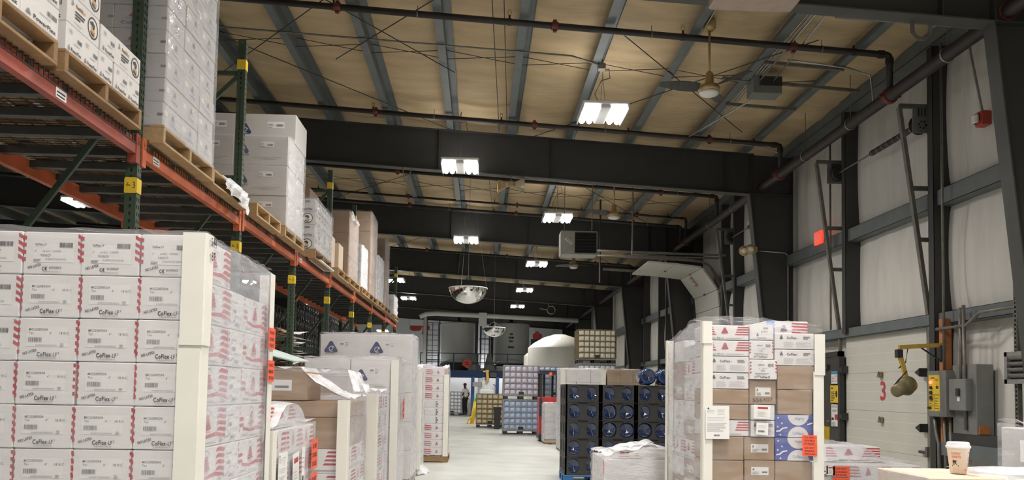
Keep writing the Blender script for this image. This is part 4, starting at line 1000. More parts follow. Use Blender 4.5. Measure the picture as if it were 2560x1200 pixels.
# signs on the dark side door
for nm, lb, y, z, w, h, m in (('safety_sign', 'blue and white safety notice on the dark door, topmost of three', 14.43, 1.66, .26, .22, 'sign_white'), ('safety_sign', 'yellow warning notice in the middle of the dark door', 14.44, 1.33, .32, .30, 'yellow'), ('safety_sign', 'white and red notice below the yellow one on the dark door', 14.43, .92, .26, .38, 'sign_white')):
    p = PR(); p.rect(0, 0, w, h, m, 1)
    if m == 'yellow': p.lines(w*.1, h*.80, w*.5, h*.9, 1, 'ink', 2, .8); p.lines(w*.08, h*.1, w*.6, h*.7, 6, 'ink', 2, .4); p.disc(w*.8, h*.5, h*.2, 'ink', 2, 16, .7)
    elif 'topmost' in lb: p.rect(0, h*.74, w, h, 'sign_blue', 2); p.ring(w*.78, h*.4, h*.2, h*.25, 'ink_red', 2); p.lines(w*.1, h*.15, w*.55, h*.65, 4, 'ink_grey', 2, .3)
    else: p.text('NOTICE', w*.1, h*.86, h*.09, 'ink', 0.02, width=w*.8); p.lines(w*.1, h*.66, w*.9, h*.8, 2, 'ink', 2, .3); p.rect(w*.55, h*.3, w, h*.55, 'ink_red', 2); p.rect(w*.05, h*.28, w*.4, h*.4, 'ink', 2); p.lines(w*.1, h*.04, w*.85, h*.22, 3, 'ink', 2, .3)
    o = put(nm, p.mesh(nm), None, (6.185, y+w/2, z), (0, 0, R(-90))); tag(o, lb, 'sign')
g0 = at(2066, 1070, 13.2)
t = thing('guard_rail', 'yellow tubular guard rail in front of the dark door', 'railing', (0, 0, 0))
b = MB(); b.bar((g0.x, 13.2, 0), (g0.x, 13.2, g0.z+.02), .07, .07, 'yellow'); b.build('post', t)
MB().bar((g0.x-1.0, 13.2, g0.z), (g0.x-.035, 13.2, g0.z), .07, .07, 'yellow').build('top_bar', t); MB().bar((g0.x-1.0, 13.2, g0.z-.45), (g0.x-.035, 13.2, g0.z-.45), .06, .06, 'yellow').build('middle_bar', t); MB().bar((g0.x-1.0, 13.2, 0), (g0.x-1.0, 13.2, g0.z+.02), .07, .07, 'yellow').build('post', t)
# ------------------------------------------------------------------ pallet rack
RY = [5.80-2.46*2, 5.80-2.46, 5.80, 8.27, 10.74, 13.22, 15.75, 18.35, 21.0, 23.7]
XF, XB = -2.38, -3.45
bz = lambda i: 3.02+.022*max(0, i-2)                        # underside of the beam in bay i
rack = thing('pallet_rack', 'long green and orange pallet rack with loads on its top beams, left side', 'pallet rack')
def post_mesh(front=True):
    H, w, d = 4.88, .078, .07; b = MB(); g = 'rack_green'; pitch = .0508; n = int(H/pitch)
    # aisle face with two columns of punched holes, side face with one
    def strip(face, cols, width, hw, hh):
        for k in range(n+1):
            z0 = k*pitch; z1 = min(H, z0+pitch); zh0, zh1 = z0+pitch*.2, z0+pitch*.2+hh
            edges = [0]; 
            for c in cols: edges += [c-hw/2, c+hw/2]
            edges += [width]
            def q(u0, u1, a, c_):
                if face == 'x': v = [(0, u0, a), (0, u1, a), (0, u1, c_), (0, u0, c_)]
                else: v = [(-u0, 0, a), (-u1, 0, a), (-u1, 0, c_), (-u0, 0, c_)]
                b.add(v, [(0, 1, 2, 3)], g)
            q(0, width, z0, min(zh0, z1)); 
            if zh1 < z1: q(0, width, zh1, z1)
            if zh0 < z1:
                for e in range(0, len(edges), 2): q(edges[e], edges[e+1], zh0, min(zh1, z1))
    strip('x', (.018, .052), d, .012, .026); strip('y', (.040,), w, .012, .024)
    b.add([(0, d, 0), (-w, d, 0), (-w, d, H), (0, d, H)], [(0, 1, 2, 3)], g)
    b.add([(-.012, .001, 0), (-.012, d-.001, 0), (-.012, d-.001, H), (-.012, .001, H)], [(0, 1, 2, 3)], 'rack_green') if False else None
    b.box(-w, -.02, 0, .02, d+.02, .008, g)
    return b.mesh('post')
pmf = post_mesh()
pback = MB().box(-.07, 0, 0, 0, .07, 4.88, 'rack_green').fix('post')
yl = MB().box(-.082, -.004, 0, .004, .074, .10, 'yellow').fix('tag_band')
def decal(p):
    p.rect(0, 0, .075, .11, 'yellow', 1); p.text('\u2190 3', .008, .035, .045, 'ink', 0.02, width=.06)
dm = pmesh('rk', decal)
for i, y in enumerate(RY):
    p_ = put('post', pmf, rack, (XF, y, 0)); put('yellow_tag', yl, p_, (0, 0, 2.76)); put('yellow_tag', yl, p_, (0, 0, 4.58))
    put('print', dm, p_, (-.076, -.0045, 2.755))
    put('post', pback, rack, (XB, y, 0))
    for z in (.3, 2.05, 3.5, 4.55): put('brace', shared('hb', lambda: MB().box(XB, .02, -.02, XF-.07, .05, .02, 'rack_green').fix('brace')), rack, (0, y, z))
    for (za, zb_) in ((.3, 2.05), (2.05, 3.5), (3.5, 4.55)):
        put('brace', shared(('db', za), lambda: MB().bar((XB, .035, za), (XF-.07, .035, zb_-.02), .03, .04, 'rack_green').fix('brace')), rack, (0, y, 0))
def deck_mesh(L):
    b = MB(); r = .0028; W = XF-XB-.02
    n = int(L/.052)
    for i in range(n+1):
        y = L*i/n; b.bar((XB+.02, y, 0), (XF+.008, y, 0), .0056, .0056, 'deck_wire'); b.bar((XF+.008, y, .003), (XF+.008, y, -.05), .0056, .0056, 'deck_wire')
    for k in range(10): x = XB+.05+W*k/10; b.bar((x, 0, .005), (x, L, .005), .0056, .0056, 'deck_wire')
    b.bar((XF+.008, 0, -.05), (XF+.008, L, -.05), .0056, .0056, 'deck_wire')
    return b.mesh('wire_deck')
for i in range(1, len(RY)-1):
    y0, y1 = RY[i]+.07, RY[i+1]; z = bz(i); L = y1-y0
    for x, o in ((XF, 0), (XB-.05, 1)):
        m_ = 'rack_red' if i == 1 else 'rack_orange'
        b = MB()
        if o == 0: b.prism([(x-.045, z), (x+.005, z), (x+.005, z+.075), (x-.012, z+.078), (x-.012, z+.115), (x-.045, z+.115)], y0, y1, m_)
        else: b.prism([(x, z), (x+.05, z), (x+.05, z+.115), (x+.03, z+.115), (x+.03, z+.08), (x, z+.08)], y0, y1, m_)
        be = b.build('beam', rack)
        for yy in (y0-.01, y1-.05):
            MB().box(x-.05 if o == 0 else x-.005, yy, z-.06, x+.010 if o == 0 else x+.055, yy+.06, z+.14, m_).lathe([(.010, 0), (.010, .008)], 'rack_orange', 6, (x+.010, yy+.03, z+.10), 'x').build('connector', be)
        if o == 0 and i in (1, 2, 4):
            p = PR(); p.rect(0, 0, .12, .06, 'label_paper', 1); p.lines(.01, .01, .11, .05, 2, 'ink', 2, .4); put('sticker', p.mesh('sticker'), be, (XF+.006, y0+(.18 if i > 1 else 1.25), z+.01), (0, 0, R(90)))
    dk = put('wire_deck', deck_mesh(L-.02), rack, (0, y0+.01, z+.120)); dk['kind'] = 'stuff'
    for k in range(6):
        put('support_bar', shared('sb', lambda: MB().box(XB, -.032, -.055, XF-.01, .032, 0, 'deck_bar').fix('support_bar')), rack, (0, y0+L*(k+.5)/6, z+.114))
DZ = lambda i: bz(i)+.128                                    # top of the deck
# ------------------------------------------------------------------ loads on the rack
GP = 'bandage cartons on the first rack pallet'
pz = DZ(1)
pallet(-3.42, 3.42, pz, 1.12, 1.10, 'weathered wood pallet under bandage cartons at the upper left corner', 'wood', 'x')
lz = pz+.13
for r_ in range(3):
    for k in range(3):
        yy = 3.42+.365*k; q = thing if False else None
        carton(None, -2.74, yy, lz+.17*r_, .44, .36, .168, 'carton_white', front='power_ring', right='power_end', label='white bandage carton on the upper-left corner pallet, %s layer, %s along the aisle' % (('bottom', 'second', 'third')[r_], ('first', 'middle', 'last')[k]), cat='box', group='cartons on the corner pallet')
pallet(-3.40, 4.60, pz, 1.10, 1.04, 'wood pallet carrying loose bandage cartons left of the first rack post', 'wood', 'x')
ys = [4.62, 4.815, 5.01, 5.225, 5.42]
for k, yy in enumerate(ys):
    carton(None, -2.72, yy, lz, .41, .19, .165, 'carton_white', front='power_ring' if k == 0 else None, right='power_end', j=.002, label='small white bandage carton in the bottom row on the wood pallet, %s of five' % ('first', 'second', 'third', 'fourth', 'last')[k], cat='box', group='bottom row of bandage cartons')
def loose(x, y, z, w, d, h, front, right, lb): carton(None, x, y, z, w, d, h, 'carton_white', front=front, right=right, j=.001, label=lb, cat='box', group='upper bandage cartons')
loose(-2.72, 4.62, lz+.166, .41, .385, .168, 'power_end', 'power_side', 'white bandage carton with foot ring lying on the near end of the bottom row')
loose(-2.72, 5.03, lz+.166, .41, .19, .165, 'power_ring', 'power_end', 'white bandage carton end-on in the middle of the upper row')
loose(-2.72, 5.225, lz+.166, .41, .385, .168, None, 'power_side', 'white bandage carton with foot ring at the far end of the upper row')
loose(-2.72, 4.62, lz+.335, .41, .385, .168, 'power_end', 'power_side', 'white bandage carton topmost on the wood pallet, cut by the top edge')
# tall wrapped load behind the first post
def stack(name, label, x0, x1, y0, y1, z0, nx, ny, nz, m, front=None, right=None, left=None, cat='wrapped pallet load', pal=True, along='y', brick=False, pw='wood', ph=.13, gap=.003, skip=None, palz=None):
    t = thing(name, label, cat, (0, 0, 0))
    if pal: sub_pallet(t, x0-.02, y0-.02, z0, x1-x0+.05, y1-y0+.04, pw, along)
    w, d, h = (x1-x0)/nx, (y1-y0)/ny, None
    return t, w, d
def fill(t, x0, x1, y0, y1, z0, nx, ny, nz, h, m, front=None, right=None, left=None, faces='fr', j=.003, skip=None, gap=.003):
    """cartons of the outer shell that can be seen (near, chosen sides and top layers)"""
    w, d = (x1-x0)/nx, (y1-y0)/ny
    for k in range(nz):
        for jy in range(ny):
            for ix in range(nx):
                vis = (jy == 0 and 'f' in faces) or (ix == nx-1 and 'r' in faces) or (ix == 0 and 'l' in faces) or k == nz-1
                if not vis or (skip and skip(ix, jy, k)): continue
                F = front(ix, jy, k) if callable(front) else front; Rt = right(ix, jy, k) if callable(right) else right
                Lf = left(ix, jy, k) if callable(left) else left; mm = m(ix, jy, k) if callable(m) else m
                carton(t, x0+w*ix, y0+d*jy, z0+h*k, w-gap, d-gap, h-gap*.7, mm, front=F if jy == 0 else None, right=Rt if ix == nx-1 else None, left=Lf if ix == 0 else None, j=j)
t = thing('carton_load', 'tall film-wrapped stack of white cartons with blue lettering just behind the first rack post', 'wrapped load')
sub_pallet(t, -3.42, 5.93, DZ(2), 1.16, 1.12, 'wood_light', 'x')
fill(t, -3.40, -2.27, 5.95, 7.03, DZ(2)+.13, 3, 3, 9, .1745, 'carton_grey_dimmed', 'coflex_nl', 'nl_side', j=.006)
wrap(t, -3.40, -2.265, 5.95, 7.03, DZ(2)+.10, DZ(2)+.13+9*.1745, 'film_rack', 'film_rack', gap=.006)
pallet(-3.40, 7.10, DZ(2), 1.12, 1.05, 'empty wood pallet with a white plastic bag hanging off its end', 'wood_light', 'x')
b = MB(); rr = random.Random(5)
def bag(u, v):
    y = 7.42+u*.72; s = math.sin(math.pi*u); x = -2.30-.30*v if v > .4 else -2.28
    if v <= .4: return (-2.262+.03*math.sin(u*19)*s+.02*s, y+.03*math.sin(v*20), DZ(2)+.14-.02-(.4-v)*(.18+.22*u)+.012*math.sin(u*25))
    return (-2.28-.5*(v-.4), y, DZ(2)+.14+.05*s+.02*math.sin(u*21+v*9))
sheet(bag, 22, 10, 'film_white', b); sheet(lambda u, v: tuple(Vector(bag(u, v))+Vector((-.004, 0, -.012))), 22, 10, 'paper', b)
o = put('plastic_bag', b.mesh('plastic_bag', True)); tag(o, 'crumpled white plastic bag draped over the empty rack pallet', 'plastic bag')
pallet(-3.40, 8.50, DZ(3), 1.12, 1.02, 'empty light wood pallet in front of the big white swirl cartons', 'wood_light', 'x')
t = thing('carton_load', 'wrapped stack of big white cartons with dark blue swirl triangles on the rack', 'wrapped load')
sub_pallet(t, -3.48, 9.66, DZ(3), 1.22, 1.04, 'wood_light', 'x')
z0 = DZ(3)+.13
fill(t, -3.52, -2.27, 9.72, 10.62, z0, 2, 2, 3, .352, 'carton_grey_dimmed', lambda i, j, k: 'swirl_right', None, j=.004)
carton(t, -3.40, 10.02, z0+3*.352, 1.14, .62, .35, 'carton_grey_dimmed', front='swirl_top'); 
p = PR(); PRINTS['swirl'](p, .9, .33)
wrap(t, -3.52, -2.265, 9.72, 10.62, z0-.06, z0+3*.352, 'film_clear', 'film_rack', gap=.010, jit=.012, sides='fr')
pallet(-3.40, 11.42, DZ(4), 1.14, 1.25, 'wood pallet under the wrapped bandage cartons past the third post', 'wood', 'x')
t = thing('carton_load', 'shiny wrapped stack of bandage cartons with foot rings past the third rack post', 'wrapped load')
z0 = DZ(4)+.135
fill(t, -3.0, -2.30, 11.55, 12.85, z0, 2, 3, 4, .178, 'carton_grey_dimmed', lambda i, j, k: 'power_ring' if k % 2 == 0 else 'power_small', lambda i, j, k: 'power_ring' if k % 3 == 1 else 'power_small')
wrap(t, -3.0, -2.295, 11.55, 12.85, z0-.03, z0+4*.178, 'film_clear', 'film_rack', gap=.012, jit=.02)
o = MB().cbox(-2.42, 11.7, 0, -2.23, 12.75, .02, 'paper', .004).build('slip_sheet', None, (0, 0, DZ(4)+.004)); tag(o, 'white slip sheet sticking out under the wrapped bandage cartons', 'board')
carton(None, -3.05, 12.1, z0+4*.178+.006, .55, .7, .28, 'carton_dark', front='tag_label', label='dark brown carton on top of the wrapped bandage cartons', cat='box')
# cardboard beyond the fourth post
pallet(-3.40, 13.32, DZ(5), 1.14, 1.1, 'light wood pallet under two upright tan cartons on the rack', 'wood_light', 'x')
carton(None, -2.78, 13.32, DZ(5)+.135, .40, .30, .50, 'carton_tan', label='upright tan carton on the rack, nearer of two slim ones', cat='box')
carton(None, -2.76, 13.75, DZ(5)+.135, .42, .42, .46, 'carton_tan', label='upright tan carton standing against the tall brown load', cat='box')
t = thing('carton_load', 'tall brown carton load with bright glare on its film past the fourth post', 'wrapped load')
sub_pallet(t, -3.35, 14.46, DZ(5), 1.10, 1.12, 'wood_light', 'x')
fill(t, -3.30, -2.30, 14.5, 15.55, DZ(5)+.13, 2, 2, 3, .385, 'carton_brown', 'tag_label')
wrap(t, -3.30, -2.295, 14.5, 15.55, DZ(5)+.1, DZ(5)+.13+3*.385, 'film_clear', 'film_rack', jit=.015)
b = MB(); sheet(lambda u, v: (-2.272+.02*math.sin(u*7+v*3), 14.5+u*.9, DZ(5)+1.285-.05*u-.10*v*(1-.5*u)+.02*math.sin(u*16)), 14, 4, 'film_white', b); put('loose_film', b.mesh('loose_film', True), t)
t = thing('carton_load', 'white bag-wrapped load between the two tall brown rack loads', 'wrapped load')
sub_pallet(t, -3.3, 15.98, DZ(6), 1.05, 1.0, 'wood_light', 'x')
fill(t, -3.25, -2.30, 16.0, 16.92, DZ(6)+.13, 2, 2, 3, .27, 'carton_white', 'invoice')
wrap(t, -3.25, -2.295, 16.0, 16.92, DZ(6)+.1, DZ(6)+.13+3*.27, 'film_white', 'film_white', jit=.02)
t = thing('carton_load', 'tallest brown carton load on the rack, film-wrapped, before the fifth full bay', 'wrapped load')
sub_pallet(t, -3.4, 17.05, DZ(6), 1.15, 1.2, 'wood', 'x')
fill(t, -3.36, -2.28, 17.1, 18.2, DZ(6)+.13, 2, 2, 4, .42, 'carton_brown', 'tag_label')
wrap(t, -3.36, -2.275, 17.1, 18.2, DZ(6)+.1, DZ(6)+.13+4*.42, 'film_clear', 'film_rack', jit=.018)
t = thing('carton_load', 'white wrapped load of cartons near the far end of the rack', 'wrapped load')
sub_pallet(t, -3.35, 18.5, DZ(7), 1.1, 1.2, 'wood_light', 'x')
fill(t, -3.30, -2.29, 18.55, 19.65, DZ(7)+.13, 2, 2, 4, .25, 'carton_white', 'invoice')
wrap(t, -3.30, -2.285, 18.55, 19.65, DZ(7)+.1, DZ(7)+.13+4*.25, 'film_rack', 'film_white', jit=.015)
t = thing('carton_load', 'dark brown carton load at the far end of the rack, behind the white one', 'wrapped load')
sub_pallet(t, -3.35, 19.85, DZ(7), 1.1, 1.1, 'wood', 'x')
fill(t, -3.30, -2.30, 19.9, 20.9, DZ(7)+.13, 2, 2, 4, .40, 'carton_dark', 'tag_label')
wrap(t, -3.30, -2.295, 19.9, 20.9, DZ(7)+.1, DZ(7)+.13+4*.40, 'film_clear', 'film_rack', jit=.015)
t = thing('carton_load', 'low white bundle on the last pallet of the rack', 'wrapped load')
sub_pallet(t, -3.3, 22.3, DZ(8), 1.02, 1.1, 'wood_light', 'x')
fill(t, -3.25, -2.32, 22.35, 23.3, DZ(8)+.13, 2, 2, 2, .25, 'carton_white', 'invoice')
wrap(t, -3.25, -2.315, 22.35, 23.3, DZ(8)+.1, DZ(8)+.63, 'film_white', 'film_white', jit=.03)
# ------------------------------------------------------------------ under and behind the rack
def flat_bundle(x0, x1, y, z0, n, label, m='carton_dark', tilt=0):
    t = thing('flat_carton_stack', label, 'cardboard'); rr = random.Random(n)
    for k in range(n):
        dx, dy = rr.uniform(-.04, .05), rr.uniform(-.04, .02)
        MB().box(x0+dx, y+dy, z0+.024*k, x1+dx, y+.8+dy, z0+.024*k+.018, m if k % 4 else 'carton_brown').build('flat_carton', t)
    return t
pallet(-3.40, 11.0, 0, 1.02, 1.0, 'wood pallet on the floor under the flattened cartons', 'wood', 'x')
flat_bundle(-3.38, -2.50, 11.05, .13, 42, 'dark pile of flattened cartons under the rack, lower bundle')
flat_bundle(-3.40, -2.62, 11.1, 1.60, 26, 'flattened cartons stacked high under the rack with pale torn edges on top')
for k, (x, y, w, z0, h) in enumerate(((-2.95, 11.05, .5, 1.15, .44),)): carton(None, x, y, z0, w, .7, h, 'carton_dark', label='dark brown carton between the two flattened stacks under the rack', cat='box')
t = thing('leaning_cartons', 'bundle of dark cartons leaning outward beside the second green post', 'cardboard', (-2.78, 11.92, .9), 0)
for k in range(9): MB().box(0, 0, 0, .03, .26, 1.0, 'carton_dark').build('flat_carton', t, (.035*k-.05, 0, 0), (0, R(5+1.6*k), 0))
b = MB(); rr = random.Random(9)
for k in range(12): z = 1.55+.055*k; b.add([(-2.60, 11.02, z), (-2.40+rr.uniform(-.03, .1), 10.98, z+rr.uniform(-.04, .05)), (-2.38+rr.uniform(-.03, .1), 11.5, z+rr.uniform(-.04, .05)), (-2.60, 11.6, z+.02)], [(0, 1, 2, 3)], 'paper'); b.add([(-2.60, 11.02, z-.004), (-2.60, 11.6, z+.016), (-2.42, 11.5, z-.004), (-2.44, 10.98, z-.004)], [(0, 1, 2, 3)], 'paper')
o = b.build('torn_paper'); tag(o, 'ragged white paper edges sticking out of the flattened cartons', 'paper')
q0, q1, q2, q3 = at(672, 868, 9.0), at(772, 902, 8.3), at(740, 903, 8.2), at(668, 885, 8.2)
b = MB(); b.add([q0, q1, q2, q3, q0-Vector((0, 0, .012)), q1-Vector((0, 0, .012)), q2-Vector((0, 0, .012)), q3-Vector((0, 0, .012))], [(0, 1, 2, 3), (7, 6, 5, 4), (0, 4, 5, 1), (1, 5, 6, 2), (2, 6, 7, 3), (3, 7, 4, 0)], 'teal_board')
o = b.build('loose_board'); tag(o, 'pale greenish board sloping down beyond the stack of striped cartons', 'board')
carton(None, -3.12, 8.45, 0, .85, .95, 1.66, 'carton_dark', label='large dark carton added to fill the darkness under the sloping pale board', cat='box')  # filler block, put in to keep the gap under the board dark
# dark crates in the next aisle
ORD = 'first second third fourth fifth sixth seventh eighth ninth tenth eleventh twelfth thirteenth fourteenth fifteenth sixteenth seventeenth'.split()
cr = MB(); cr.cbox(-.9, 0, 0, .06, 1.08, .29, 'crate_black', .008); crm = cr.fix('body')
bd = MB()
for k in range(4): bd.lathe([(.11, .055), (.11, .064), (.05, .085), (.02, .075)], 'bottle_dark', 12, (0, .14+.265*k, .145), 'x'); bd.lathe([(.016, .08), (.013, .092), (.001, .095)], 'dome_glass', 8, (0, .14+.265*k, .145), 'x') if k % 2 else None  # pale dot on every other bottle stands for a highlight on its base
bdm = bd.mesh('bottles', True)
for c in range(17):
    for lv in range(11 if c > 3 else 10):
        y = 14.0+1.14*c; z = .14+.295*lv
        if z < 1.3 and c > 2: continue
        t = thing('bottle_crate', 'black crate in the crate wall behind the rack, %s tier, %s column away' % (ORD[lv], ORD[c]), 'crate', (-4.15, y, z), 0, 'dark crates behind the rack')
        put('body', crm, t); o = put('bottles', bdm, t); o['kind'] = 'stuff'
for c in range(17):
    y = 14.0+1.14*c
    if c > 2: MB().cbox(-5.05, y, 0, -4.09, y+1.08, 1.32, 'rack_plastic', .01).build('dark_tote'); tag(bpy.data.objects[[o.name for o in COL.objects if o.name.startswith('dark_tote')][-1]], 'black plastic tote under the %s column of the crate wall behind the rack' % ORD[c], 'tote', 'totes under the crates')
for c in range(3): pallet(-5.02, 14.0+1.14*c, 0, .95, 1.08, 'wood pallet under the %s column of the dark crate wall' % ORD[c], 'wood', 'x', 'pallets under the crates')
# ------------------------------------------------------------------ wrapped loads left of the aisle
F1 = lambda x, y, ang=0: None
t = thing('striped_carton_load', 'big film-wrapped pallet of white red-striped cartons with cream corner boards, front left', 'wrapped load')
X1, Y1a, Y1b = -1.265, 3.80, 5.04; cw, cd, ch = .260, .49, .1928; z0 = .195
pallet_parts(node('pallet', t, (X1-4*cw, Y1a, 0)), 0, 0, 0, 4*cw, 1.24, 'wood', 'x', .19)
for k in range(10):
    for i in range(4):
        tp = k == 9
        carton(t, X1-cw*(4-i), Y1a, z0+ch*k, cw-.004, cd-.004, ch-.003, 'carton_white', front='camo_end' if (tp or (i == 0 and k > 6)) else 'lf_end', right='lf_side' if i == 3 else None, j=.004)
    if k < 9:
        for jy in range(2): carton(t, X1-cd*(2-jy), Y1a+cd, z0+ch*k, cd-.004, cw-.004, ch-.003, 'carton_white', right='lf_end' if jy == 1 else None, j=.003)
    if k < 9 and (k < 8 or True):
        for i in range(2, 4): carton(t, X1-cw*(4-i), Y1a+cd+cw, z0+ch*k, cw-.004, cd-.004, ch-.003, 'carton_white', right='lf_side' if i == 3 and k < 9 else None, j=.003)
zt1 = z0+10*ch
def top1(x, y):
    u = max(0, (y-Y1a-cd)/(Y1b-Y1a-cd)); return zt1 + .002
wrap(t, X1-4*cw, X1, Y1a, Y1b, .05, top1, 'film_clear', 'film_haze', gap=.014, jit=.007, nu=14, nv=18)
corner_board(t, X1+.014, Y1a-.016, .05, zt1+.004, -1, 1, leg=.098, split=1.655)
corner_board(t, X1+.012, Y1b+.012, .05, zt1-.01, -1, -1, leg=.085)
p = PR(); p.text('544', 0, .055, .04, 'ink', 0.02, width=.075); p.text('87', .01, -.01, .042, 'ink', 0.015, width=.05)
put('handwriting', p.mesh('handwriting'), t, (X1+.046, Y1a+.0, 2.02), (0, 0, R(90)))
for (z, n) in ((1.665, 0), (1.475, 1)): sticker(t, X1+.040, Y1b-.13, z, .155, .125, 'r', 'tag', n=n)
# second: hazy load with shipping papers
t = thing('paper_tagged_load', 'low hazy film-wrapped load with shipping papers and two orange tags on its side', 'wrapped load')
x1, ya, yb = -1.28, 5.25, 6.62
sub_pallet(t, x1-1.0, ya, 0, 1.0, yb-ya, 'wood', 'x')
fill(t, x1-1.0, x1, ya, yb, .14, 3, 3, 5, .205, 'carton_white', 'red_end', lambda i, j, k: 'flag' if k > 2 else 'white_label', faces='fr')
carton(t, x1-.46, ya+.15, 1.17, .42, .75, .155, 'carton_white', front='white_label', right='flag')
def top2(x, y): return 1.18 + (.14*max(0, 1-abs((y-ya-.55)/.42)**3) if ya+.1 < y < yb-.2 else .0)*(1 if x < x1+.02 else 0)
wrap(t, x1-1.0, x1, ya, yb, .05, top2, 'film_haze', 'film_haze', mt='film_white', gap=.012, jit=.010, nu=14)
corner_board(t, x1+.014, ya-.014, .05, 1.17, -1, 1, leg=.07)
xs = x1+.032
sticker(t, xs, ya+.09, .74, .25, .29, 'r', 'paper', R(2)); sticker(t, xs, ya+.52, .74, .20, .25, 'r', 'pouch', R(-4)); sticker(t, xs, ya+.80, .70, .10, .32, 'r', 'slip')
for (z, n) in ((.83, 0), (.58, 1)): sticker(t, xs+.004, yb-.25, z, .24, .22, 'r', 'tag', n=n)
# third: brown cartons
t = thing('brown_carton_load', 'film-wrapped load topped by a large brown carton with white label, behind the striped stack', 'wrapped load')
x1, ya, yb = -1.10, 7.0, 8.2
sub_pallet(t, x1-1.05, ya, 0, 1.05, yb-ya, 'wood', 'x')
fill(t, x1-1.0, x1, ya, yb, .14, 2, 2, 4, .20, 'carton_white', 'flag', 'flag', faces='fr')
fill(t, x1-1.0, x1, ya, yb, .94, 2, 2, 1, .26, 'carton_brown', None, None, faces='fr')
fill(t, x1-1.0, x1, ya, yb, 1.20, 2, 2, 1, .13, 'carton_brown', None, None, faces='fr')
carton(t, x1-.95, ya+.02, 1.335, .63, .6, .24, 'carton_brown', front='brown_label')
def top3(x, y): 
    u = (x-(x1-1.0))/1.0
    return (1.585 if u < .64 else 1.585-.24*((u-.64)/.36)**.7) if y < ya+.7 else 1.36
wrap(t, x1-1.0, x1, ya, yb, .05, lambda x, y: 1.345 if y < ya+.001 and False else top3(x, y), 'film_clear', 'film_haze', mt='film_white', gap=.012, jit=.014, nu=16)
corner_board(t, x1+.014, ya-.016, .05, 1.345, -1, 1, leg=.085)
# fourth: wrinkled white load
t = thing('crumpled_film_load', 'half height load under crumpled white film with two corner boards and orange tags', 'wrapped load')
x1, ya, yb = -1.06, 8.6, 9.75
sub_pallet(t, x1-1.0, ya, 0, 1.0, yb-ya, 'wood', 'x')
fill(t, x1-1.0, x1, ya, yb, .14, 3, 2, 6, .205, 'carton_white', 'red_end', 'flag', faces='fr')
carton(t, x1-.74, ya+.10, 1.372, .46, .5, .20, 'carton_white', front='invoice')
def top4(x, y):
    u = x-(x1-1.0); return 1.59 if u < .76 and y < ya+.8 else 1.40
wrap(t, x1-1.0, x1, ya, yb, .05, top4, 'film_rack', 'film_haze', mt='film_white', gap=.014, jit=.022, nu=14, nv=14)
corner_board(t, x1+.014, ya-.016, .05, 1.38, -1, 1, leg=.10); corner_board(t, x1-.20, ya-.02, .05, 1.30, -1, 1, leg=.05)
b = MB(); sheet(lambda u, v: (x1-.14+.10*u-.03*v, ya-.03-.04*math.sin(v*3+u*2), 1.40+.20*v-.12*u*v+.03*math.sin(u*7)), 8, 8, 'film_white', b); put('loose_film', b.mesh('loose_film', True), t)
for (z, n, dx) in ((1.06, 0, -.20), (.88, 1, -.17)): sticker(t, x1+dx, ya-.032, z, .05, .15, 'f', 'tag', R(14), n=n)
sticker(t, x1-.30, ya-.03, 1.02, .06, .30, 'f', 'slip', R(8)); sticker(t, x1-.33, ya-.03, .92, .08, .20, 'f', 'pouch')
# fifth and sixth: tall swirl carton loads
def swirl_load(label, x0, x1, ya, yb, ztop, nz, tagz=None, cb=True):
    t = thing('swirl_carton_load', label, 'wrapped load'); sub_pallet(t, x0, ya, 0, x1-x0, yb-ya, 'wood', 'x')
    h = (ztop-.14)/nz
    fill(t, x0, x1, ya, yb, .14, 2, 2, nz, h, 'carton_white', 'swirl', None, faces='fr')
    wrap(t, x0, x1, ya, yb, .05, ztop+.006, 'film_clear', 'film_haze', mt='film_white', gap=.012, jit=.014, nu=14)
    if cb: corner_board(t, x1+.014, ya-.014, .05, ztop-.01, -1, 1, leg=.08)
    if tagz: sticker(t, x1+.03, yb-.45, tagz, .2, .26, 'r', 'tag')
    return t
swirl_load('tall wrapped load of white swirl-triangle cartons with a cream corner board and one orange tag', -2.12, -1.02, 10.3, 11.5, 1.80, 4, 1.05)
swirl_load('tallest wrapped load of white swirl-triangle cartons beside the aisle, just behind the tagged one', -2.30, -.985, 12.2, 13.4, 2.215, 5, None, False)
t = thing('slim_white_load', 'white film-wrapped load with a pale board edge between the swirl cartons and the striped stack', 'wrapped load')
sub_pallet(t, -2.0, 14.2, 0, 1.02, 1.1, 'wood_light', 'x'); fill(t, -2.0, -1.0, 14.2, 15.25, .14, 2, 2, 6, .275, 'carton_white', None, None, faces='fr')
wrap(t, -2.0, -1.0, 14.2, 15.25, .02, 1.80, 'film_white', 'film_white', gap=.012, jit=.02, nu=12); corner_board(t, -.985, 14.18, .1, 1.78, -1, 1, leg=.09)
b = MB(); sheet(lambda u, v: (-1.0+.16*v*math.sin(math.pi*u)**.5, 14.15+1.1*u, .14-.13*v+.02*math.sin(u*20)), 14, 4, 'film_white', b); put('loose_film', b.mesh('loose_film', True), t)
t = thing('narrow_striped_load', 'bright wrapped stack of small red-striped cartons standing on a pallet beside the aisle', 'wrapped load')
x0, x1, ya, yb = -1.66, -.635, 16.75, 17.8
sub_pallet(t, x0, ya-.02, 0, x1-x0+.04, yb-ya, 'wood', 'x')
h = .157
fill(t, x0, x1, ya, yb, .14, 2, 2, 11, h, 'carton_white', lambda i, j, k: 'red_text' if 4 <= k <= 6 else 'red_end', 'red_text', faces='fr')
wrap(t, x0, x1, ya, yb, .10, lambda x, y: 1.88+.04*math.sin(x*11+y*3), 'film_rack', 'film_haze', mt='film_white', gap=.012, jit=.02, nu=14)
corner_board(t, x1+.014, ya-.014, .12, 1.74, -1, 1, leg=.09)
corner_board(t, x0+.46, ya-.02, .6, 1.86, 1, 1, leg=.05)
